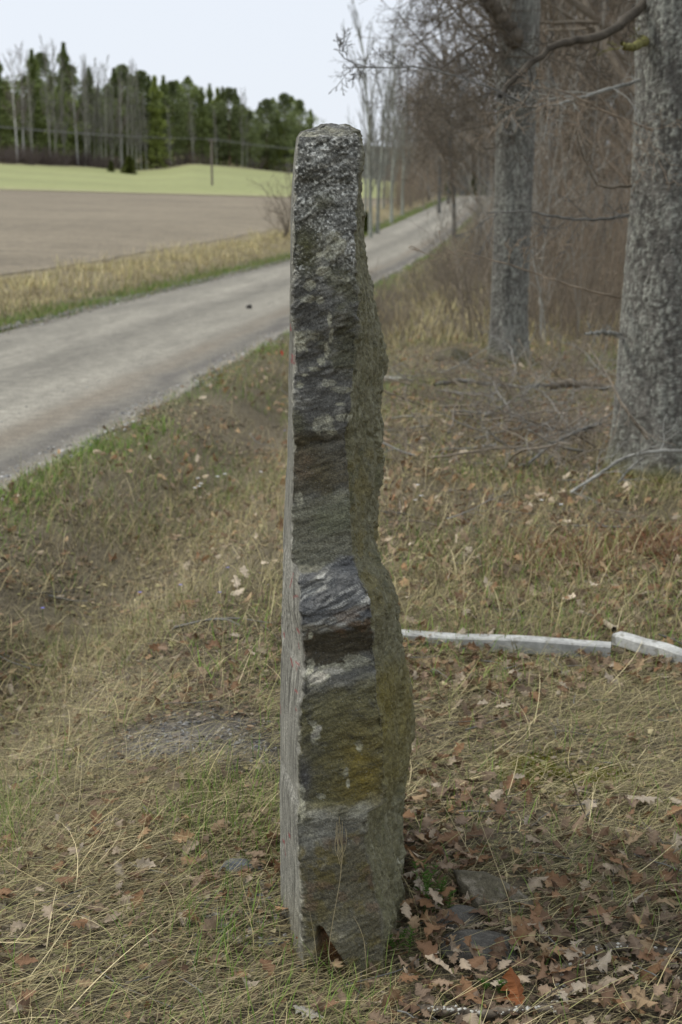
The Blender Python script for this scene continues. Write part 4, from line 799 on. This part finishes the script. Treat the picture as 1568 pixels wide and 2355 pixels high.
for i in range(36):
    v, f = LM[i % 12]; c0 = LC_[i % 10]*random.uniform(.8, 1.15); cv = np.tile(c0, (len(v), 1)); cv = cv.reshape(16, 3, 3); cv[:, 1] *= 1.25; cv = cv.reshape(-1, 3)
    lmesh.append(meshdata('oak_leaf%d' % i, v, f, M_leaf, cv, False))
for i in top_i:
    o = bpy.data.objects.new('oak_leaf', lmesh[random.randrange(36)]); COL.objects.link(o); o.parent = GROUND
    o.location = (X[i], Y[i], Z[i]+.006); o.rotation_euler = (random.gauss(0, .4), random.gauss(0, .4)+(pi if random.random() < .4 else 0), random.random()*6.28); o.scale = (float(sz[i]),)*3
def bigleaf(px_, py_, s, col, rot, label, up=.02, mesh=0):
    g = G(px_, py_); v, f = LM[mesh]; cv = np.tile(np.array(col), (len(v), 1)); o = link('oak_leaf', meshdata('fallen_leaf', v, f, M_leaf, cv, False), None, label, 'leaf', loc=(g[0], g[1], tz(g[0], g[1])+up), sca=s); o.rotation_euler = rot
bigleaf(1185, 2320, .085, (.27, .10, .035), (.9, .1, .5), 'bright rust-orange oak leaf standing upright at the bottom edge of the photo', .05, 3)
bigleaf(1145, 2285, .06, (.45, .38, .28), (.3, .2, 2.9), 'pale cream oak leaf just left of the rust-orange leaf', .03, 5)
bigleaf(705, 2190, .07, (.25, .09, .035), (1.25, .2, .3), 'orange-brown leaf leaning on the left foot of the stone', .045, 2)
bigleaf(712, 2330, .07, (.40, .37, .31), (.1, .1, 1.2), 'pale grey birch-like leaf lying flat left of the bottom centre', .02, 8)

# ---------------------------------------------------------------- stones on the ground
def rock(seed, s, col, lich=.3, n=40, flat=1.0):
    r = np.random.default_rng(seed); th = np.linspace(0, 2*pi, 2*n, endpoint=False); ph = np.linspace(0, pi, n); TT, PP = np.meshgrid(th, ph)
    x, y, z = np.cos(TT)*np.sin(PP), np.sin(TT)*np.sin(PP), np.cos(PP)
    d = np.ones_like(x)
    for _ in range(11):
        nv = r.normal(0, 1, 3); nv /= np.linalg.norm(nv); k = r.uniform(.6, .9); dt = x*nv[0]+y*nv[1]+z*nv[2]; d = np.minimum(d, np.where(dt > .05, k/np.maximum(dt, .05), 9))
    d = d*(1+.05*fbm(x*4, y*4, z*4, 4, seed)); V_ = np.stack([x*d*s[0], y*d*s[1], z*d*s[2]], -1)
    l = sst(.05, .3, fbm(x*6, y*6, z*6, 4, seed+5))[..., None]*lich; c_ = np.asarray(col)*(1+.3*fbm(x*9, y*9, z*9, 3, seed+7)[..., None]); c_ = c_+(np.array([.25, .22, .17])-c_)*l
    i = np.arange(n*2*n).reshape(n, 2*n); F_ = np.stack([i[:-1], i[1:], np.roll(i, -1, 1)[1:], np.roll(i, -1, 1)[:-1]], -1).reshape(-1, 4)
    return V_.reshape(-1, 3), F_, c_.reshape(-1, 3)
def rockobj(px_, py_, s, rot, col, label, seed, lich=.3, dz=0, dY=0):
    g = G(px_, py_); v, f, c_ = rock(seed, s, col, lich); o = link('rock', meshdata('rock', v, f, M_rock, c_), None, label, 'rock', loc=(g[0], g[1]+dY, dz)); o.rotation_euler = rot; return o
rockobj(1140, 2068, (.150, .115, .075), (-.40, .36, -.35), (.105, .092, .060), 'half-buried slanting rock with rusty lichen in the leaves right of the stone', 401, .6, -.020)
rockobj(1050, 2125, (.075, .058, .032), (-.15, .1, .1), (.09, .084, .072), 'small flat grey stone between the stone foot and the slanting rock', 402, .1, .010)
rockobj(1110, 2190, (.100, .068, .034), (-.1, .05, -.1), (.095, .088, .074), 'flat dark grey slab lowest of the stones right of the foot', 403, .1, .008)
rockobj(552, 2020, (.066, .05, .03), (-.2, .1, .2), (.12, .13, .14), 'blue-grey flat stone left of the stone foot', 404, .05, .020)
rockobj(595, 2082, (.03, .025, .02), (0, 0, .3), (.15, .16, .17), 'fist-sized grey stone nearest to the left foot of the stone', 405, .05, .006)
rockobj(608, 1985, (.03, .02, .012), (0, 0, 0), (.30, .29, .27), 'whitish pebble up against the left side of the stone', 407, .1, .006)
rockobj(355, 2280, (.04, .03, .015), (0, 0, .7), (.13, .14, .16), 'blue-grey pebble with a white crust near the bottom left', 406, .6, .006)
rockobj(610, 2175, (.05, .02, .012), (0, 0, .2), (.12, .12, .12), 'thin dark stone sliver in the grass left of the foot', 408, .1, .004)
rockobj(1040, 835, (.20, .13, .13), (0, 0, .2), (.13, .12, .07), 'mossy boulder left of the slim oak', 409, .4, .03)
rockobj(573, 712, (.05, .04, .045), (0, 0, .2), (.06, .055, .05), 'small dark stone lying on the gravel road', 410, 0, .04)
# gravel: worn path and road edges
def pebbles(X, Y, s0, s1, pal, zo=0.0):
    n = len(X); base = np.array([[1, 0, 0], [-1, 0, 0], [0, 1, 0], [0, -1, 0], [0, 0, .7], [0, 0, -.7]], float); fb = np.array([[0, 2, 4], [2, 1, 4], [1, 3, 4], [3, 0, 4], [2, 0, 5], [1, 2, 5], [3, 1, 5], [0, 3, 5]])
    R_ = rotm(rng.normal(0, .4, n), rng.normal(0, .4, n), rng.uniform(0, 6.28, n)); b = base[None]*rng.uniform(.55, 1.2, (n, 6, 1)); s = (s0+(s1-s0)*rng.random(n)**2.5)
    v = np.einsum('nij,nkj->nki', R_, b)*s[:, None, None]+np.stack([X, Y, T(X, Y)+(.052*sst(-2.93, -3.15, X-.121*Y)+.004 if zo else 0)+s*.2], -1)[:, None]
    return v.reshape(-1, 3), (fb[None]+(np.arange(n)*6)[:, None, None]).reshape(-1, 3), np.repeat(pal[rng.integers(0, len(pal), n)]*rng.uniform(.7, 1.2, (n, 1)), 6, 0)
PB = np.array([[.19, .185, .17], [.26, .25, .225], [.15, .15, .15], [.33, .32, .30], [.22, .185, .15], [.17, .15, .12]])
n = 3600; Yq = rng.normal(3.98, .2, n); Xq = -.38-.45*(Yq-3.98)+rng.normal(0, .26, n); k = (pathmask(Xq, Yq) > rng.random(n)*.9) & (fbm(Xq*7, Yq*7, 0, 2, 67) > -.25)
n2_ = 900; Xr = rng.normal(-.24, .05, n2_); Yr = rng.normal(3.02, .15, n2_); kr = ~in_stone(Xr, Yr, .0)
ps = [pebbles(Xq[k], Yq[k], .0015, .011, PB), pebbles(Xr[kr], Yr[kr], .0015, .013, PB)]
n = 15000; Yq = 5*(45/5)**rng.random(n); wq = np.where(rng.random(n) < .6, -2.95-np.abs(rng.normal(0, .32, n)), rng.uniform(-6.5, -3, n)); ps.append(pebbles(wq+.121*Yq, Yq, .003, .018, PB*1.15, .05))
n = 2600; Yq = 5*(40/5)**rng.random(n); wq = rng.normal(-2.93, .06, n)+.06*np.sin(Yq*2); ps.append(pebbles(wq+.121*Yq, Yq, .006, .026, PB*1.7, .02))
n = 5000; Yq = 14*(60/14)**rng.random(n); wq = rng.normal(-6.5, .10, n); ps.append(pebbles(wq+.121*Yq, Yq, .006, .024, PB*1.5, .02))
VV, FF, Cc, off = [], [], [], 0
for v, f, c_ in ps: VV.append(v); FF.append(f+off); Cc.append(c_); off += len(v)
link('gravel', meshdata('gravel', np.vstack(VV), np.vstack(FF), M_rock, np.vstack(Cc), False), None, 'loose grey gravel on the worn patch and along the road edges', 'gravel', kind='stuff')

# ---------------------------------------------------------------- white posts lying in the grass
def post(p0, p1, wdt, hgt, label, seed):
    wdt *= .95; hgt *= .92
    p0 = np.array(p0, float); p1 = np.array(p1, float); d = p1-p0; L = np.linalg.norm(d); d /= L; s = np.cross([0, 0, 1], d); s /= np.linalg.norm(s); u = np.cross(d, s)
    e = link('fallen_post', None, None, label, 'post'); r = np.random.default_rng(seed)
    n = 60; q = []; cut = .006
    sec = [(-wdt/2+cut, -hgt/2), (wdt/2-cut, -hgt/2), (wdt/2, -hgt/2+cut), (wdt/2, hgt/2-cut), (wdt/2-cut, hgt/2), (-wdt/2+cut, hgt/2), (-wdt/2, hgt/2-cut), (-wdt/2, -hgt/2+cut)]
    for i in range(n):
        c_ = p0+d*L*i/(n-1)+s*.004*sin(i*.07*seed)+u*.003*sin(i*.11+seed)
        q.append([c_+s*a+u*b for a, b in sec])
    q = np.array(q); i = np.arange(n*8).reshape(n, 8); F_ = np.stack([i[:-1], np.roll(i, -1, 1)[:-1], np.roll(i, -1, 1)[1:], i[1:]], -1).reshape(-1, 4)
    link('shaft', meshdata('post_shaft', q.reshape(-1, 3), F_, M_white, None, False), e)
    for k, t in ((0, .002), (n-1, -.002)):
        c_ = q[k].mean(0); V_ = np.vstack([q[k]+d*t*-1, c_-d*t]); F2 = np.stack([np.arange(8), np.roll(np.arange(8), -1), np.full(8, 8)], -1); link('end_face', meshdata('post_end', V_, F2, M_whiteend, None, False), e)
post(G(840, 1462, .035)+np.array([0, 0, 0]), G(1404, 1497, .03), .062, .062, 'long white square post lying in the grass right of the stone', 3)
post(G(1418, 1466, .055), G(1700, 1552, .04), .062, .05, 'white post crossing the right edge of the photo, tilted down to the right', 5)
sp_ = smoothpath([G(1375, 1425, .02), G(1395, 1432, .05), G(1412, 1447, .06)], 6); v, f, cb = tubes([(sp_, np.full(6, .012), [.34, .29, .2], 5)]); link('wood_splinter', meshdata('splinter', v, f, M_twig, cb), None, 'pale splinter of wood behind the gap between the two white posts', 'wood piece')

# ---------------------------------------------------------------- fallen sticks
def stick(pts, r0, r1, col, label, k=4, L=.12, tr=.002, fungus=0, seed=1, grp=None):
    p = smoothpath(pts, 22); rs_ = np.random.default_rng(seed); p[1:-1] += rs_.normal(0, r0*.18, p[1:-1].shape)
    e = link('fallen_branch', None, None, label, 'branch', grp); out = [(p, np.linspace(r0, r1, 22)*(1+.12*rs_.normal(0, 1, 22).clip(-1, 1)), np.asarray(col)*(1+.3*rs_.normal(0, 1, (22, 1)).clip(-1, 1)), 8)]
    v, f, cb = tubes(out); link('stem', meshdata('branch_stem', v, f, M_bark, cb), e)
    if k:
        o2 = []; twigs_on(o2, p, k, L, tr, np.asarray(col), seed, 0, 1); v, f, cb = tubes(o2); link('side_twigs', meshdata('side_twigs', v, f, M_twig, cb), e)
    if fungus:
        VV, FF, off = [], [], 0
        for i in range(fungus):
            j = rs_.integers(1, 21); a = p[j]+np.array([rs_.normal(0, r0*.7), -abs(rs_.normal(r0*.5, r0*.3)), r0*rs_.uniform(.1, 1.0)]); rr = rs_.uniform(.0022, .0055)
            th = np.linspace(0, 2*pi, 7, endpoint=False); vv = np.vstack([a+np.stack([np.cos(th)*rr*rs_.uniform(.6, 1.2, 7), -.3*rr+0*th, np.sin(th)*rr*rs_.uniform(.6, 1.2, 7)], 1), a+np.array([[0, -rr*.9, rr*.2]]), a+np.array([[0, rr*.3, 0]])])
            for t in range(7): FF.append([off+t, off+(t+1) % 7, off+7]); FF.append([off+(t+1) % 7, off+t, off+8])
            VV.append(vv); off += 9
        link('fungus_crust', meshdata('fungus', np.vstack(VV), np.array(FF), M_fungus, None, False), e, kind='stuff')
SB = np.array([.14, .115, .085])
stick([G(970, 2318, .01), G(1040, 2325, .012), G(1120, 2330, .014), G(1210, 2322, .014), G(1290, 2318, .012)], .009, .009, SB, 'fallen stick with white crusty fungus along the bottom edge right of centre', 2, .05, fungus=70, seed=61)
stick([G(1275, 2310, .015), G(1285, 2265, .02), G(1300, 2215, .02), G(1340, 2190, .02), G(1385, 2180, .02)], .007, .010, SB, 'bent stick with white fungus rising from the bottom stick', 2, .05, fungus=60, seed=62)
stick([G(1385, 2182, .025), G(1440, 2178, .02), G(1500, 2185, .02), G(1568, 2192, .015), G(1620, 2200, .01)], .011, .009, SB*1.1, 'brown stick lying across the leaves at the lower right edge', 2, .06, fungus=14, seed=63)
stick([G(880, 872, .05), G(905, 874, .05), G(955, 877, .04)], .03, .022, LGREY*1.5, 'pale broken log end just right of the stone, in front of the slim oak', 0, seed=64)
stick([G(1000, 885, .1), G(1060, 872, .12), G(1130, 885, .1), G(1200, 890, .08), G(1270, 885, .1)], .02, .01, GREY, 'crooked grey branch lying across in front of the slim oak', 8, .35, .004, seed=65)
stick([G(1265, 885, .12), G(1330, 880, .14), G(1400, 892, .1)], .04, .025, BRN, 'dark thick branch lying against the left side of the thick oak', 5, .3, .004, seed=66)
stick([W(1312, 1132, 7.6), W(1380, 1088, 7.6), W(1430, 1052, 7.6), W(1500, 1036, 7.6), W(1600, 1038, 7.6)], .008, .012, LGREY*1.15, 'pale forked branch rising to the right in front of the thick oak', 8, .25, .004, seed=67)
stick([W(1420, 1112, 7.65), W(1440, 1085, 7.65), W(1480, 1050, 7.62)], .006, .007, LGREY, 'short pale fork joining the branch in front of the thick oak', 4, .15, .003, seed=68)
stick([W(1350, 790, 7.9), W(1400, 870, 7.8), W(1430, 930, 7.7), W(1490, 1010, 7.7)], .005, .010, BRN*1.3, 'thin brown branch leaning down across the thick oak trunk', 6, .3, .003, seed=69)
stick([G(1215, 1065, .1), G(1270, 1020, .15), G(1330, 990, .2), G(1380, 975, .2)], .008, .014, GREY*1.2, 'grey branch pointing from the thick oak down to the left', 8, .3, .004, seed=70)
stick([G(1090, 1010, .05), G(1160, 990, .08), G(1240, 975, .1)], .008, .005, GREY*1.4, 'pale thin branch on the ground between the oaks', 6, .3, .003, seed=71)
GBR = 'fallen branches tangled between the two oaks'; rb = random.Random(9); BM = []
for k in range(5):
    out = []; grow(out, wander((0, 0, 0), (1, .1, .12), 1.1, 8, .16, 0, rb), .011, 0, 2, (8, 4), .45, .7, .18, 0, GREY*rb.uniform(1.6, 2.4) if k % 2 else BRN*1.2, rb, .1, 5, .0022)
    v, f, cb = tubes(out); BM.append(meshdata('debris%d' % k, v, f, M_twig, cb))
for i in range(120):
    g = G(rb.uniform(930, 1450), rb.uniform(850, 1090)) if i < 112 else G(rb.uniform(1000, 1500), rb.uniform(1100, 1250)); o = link('fallen_branch', BM[i % 5], None, 'twiggy dead branch in the tangle on the ground between the two oaks', 'branch', GBR, loc=(g[0], g[1], tz(g[0], g[1])+rb.uniform(.01, .10)), rz=rb.uniform(0, 6.28), sca=rb.uniform(.4, .9) if i < 112 else .3); o.rotation_euler[1] = rb.uniform(-.25, .1)
tw = []
for i in range(420):
    q_ = rb.random(); Yt = 2.4+q_*3.2 if i < 300 else rb.uniform(5, 12); Xt = rb.uniform(-.26*Yt-.2, .26*Yt+.3)
    if Xt < .1 and rb.random() < .55: continue
    if bool(in_stone(np.array([Xt]), np.array([Yt]), .03)[0]) or Xt-.121*Yt < -2.7: continue
    a_ = rb.uniform(0, 6.28); l_ = rb.uniform(.04, .22)*(1 if i < 300 else 2.5); p_ = wander((Xt, Yt, 0), (cos(a_), sin(a_), 0), l_, 6, .16, 0, rb); p_[:, 2] = T(p_[:, 0], p_[:, 1])+rb.uniform(.012, .035)
    tw.append((p_, np.linspace(rb.uniform(.0012, .0028), .0008, 7)*(1 if i < 300 else 2), GREY*rb.uniform(.6, 1.5) if rb.random() < .6 else BRN*rb.uniform(.4, 1.1), 4))
v, f, cb = tubes(tw); link('twig_litter', meshdata('twig_litter', v, f, M_twig, cb), None, 'small broken twigs scattered among the leaves and dead grass', 'twigs', kind='stuff')
# rusty bracken patches
def bracken(px_, py_, s, n, label):
    g = G(px_, py_); X_ = rng.normal(g[0], s, n); Y_ = rng.normal(g[1], s*1.4, n)
    v, f, c_ = blades(np.stack([X_, Y_, T(X_, Y_)+.01], 1), rng.uniform(.04, .16, n), rng.uniform(0, 6.28, n), rng.uniform(0, .9, n), rng.uniform(0, 1, n), rng.uniform(.003, .008, n), np.array([[.26, .12, .055], [.20, .09, .045], [.30, .17, .09]])[rng.integers(0, 3, n)]*rng.uniform(.7, 1.1, (n, 1)), 3, rng.normal(0, 1, n))
    link('dead_bracken', meshdata('bracken', v, f, M_grass, c_, False), None, label, 'bracken', kind='stuff')
bracken(1290, 1285, .14, 1000, 'rust-brown dead bracken in the grass at mid right')
bracken(1500, 1260, .14, 900, 'rust-brown dead bracken below the thick oak')
bracken(1230, 1000, .2, 700, 'brown bracken remains among the fallen branches')
# yarrow-like green plant beside the rock and one sprouting tuft
def fern(px_, py_, k, H, label):
    g = G(px_, py_); rr = random.Random(px_); VV = []
    for i in range(k):
        a = rr.random()*6.28; p = wander((g[0]+rr.gauss(0, .015), g[1]+rr.gauss(0, .015), 0), (cos(a)*.35, sin(a)*.35, 1), H*rr.uniform(.6, 1.1), 10, .07, -.03, rr); VV.append((p, np.full(11, .0010), [.09, .16, .03], 3))
        for j in range(4, 11):
            for s in range(5):
                b = rr.random()*6.28; l = .011*rr.uniform(.5, 1.2); VV.append((np.array([p[j], p[j]+np.array([cos(b)*l, sin(b)*l, l*.5])]), [.0013, .0005], [.07, .15, .02], 3))
    v, f, cb = tubes(VV); link('green_herb', meshdata('herb', v, f, M_grass, cb), None, label, 'plant')
fern(990, 2105, 12, .13, 'feathery green herb growing between the stone foot and the slanting rock')
fern(1150, 2300, 4, .05, 'tiny feathery herb beside the pale leaf at the bottom')
fern(930, 2190, 4, .06, 'small feathery herb at the right foot of the stone')
# small flowers
def flower(g, s, col, label, name, grp):
    th = np.arange(6)*pi/3; V_, F_, off = [], [], 0
    for t in th:
        d = np.array([cos(t), sin(t), .25]); e = np.array([-sin(t), cos(t), 0]); V_ += [g, g+d*s*.6+e*s*.3, g+d*s, g+d*s*.6-e*s*.3]; F_.append([off, off+1, off+2, off+3]); off += 4
    e = link(name, None, None, label, 'flower', grp); o = link('petals', meshdata('petals', np.array(V_)-g, np.array(F_), FM[col], None, False), e); v, f, cb = tubes([([[0, 0, -.06], [0, 0, 0]], [.001, .001], [.1, .15, .04], 4)]); link('stem', meshdata('flower_stem', v, f, M_grass, cb), e); e.location = tuple(g)
FM = {'w': mat('white_petal', (.75, .75, .75), g1=0, a1=0), 'b': mat('blue_petal', (.20, .20, .52), g1=0, a1=0)}
for (a, b) in [(455, 1100), (462, 1112), (458, 1118), (448, 1122), (517, 1090), (500, 1096), (600, 1085), (960, 1115), (955, 1150), (968, 1140), (1290, 1160), (1112, 985), (1245, 1150)]:
    flower(G(a, b, .10), .013, 'w', 'small white anemone in the grass', 'anemone_flower', 'white anemones scattered in the grass')
for (a, b) in [(523, 1305), (632, 1330), (505, 1362), (322, 1362), (98, 1398), (600, 1318), (655, 990), (615, 1345), (415, 1345)]:
    flower(G(a, b, .05), .010, 'b', 'tiny blue hepatica flower in the dead leaves', 'hepatica_flower', 'blue hepaticas left of the stone')
rl = G(648, 812, .12); v, f = LM[4]; o = link('red_marker', meshdata('red_leaf', v, f, mat('red_scrap', (.55, .06, .03), g1=0, a1=0), None, False), None, 'tiny bright red scrap in the grass at the road edge beside the stone', 'litter', loc=rl, sca=.055); o.rotation_euler = (1.0, 0, .3)
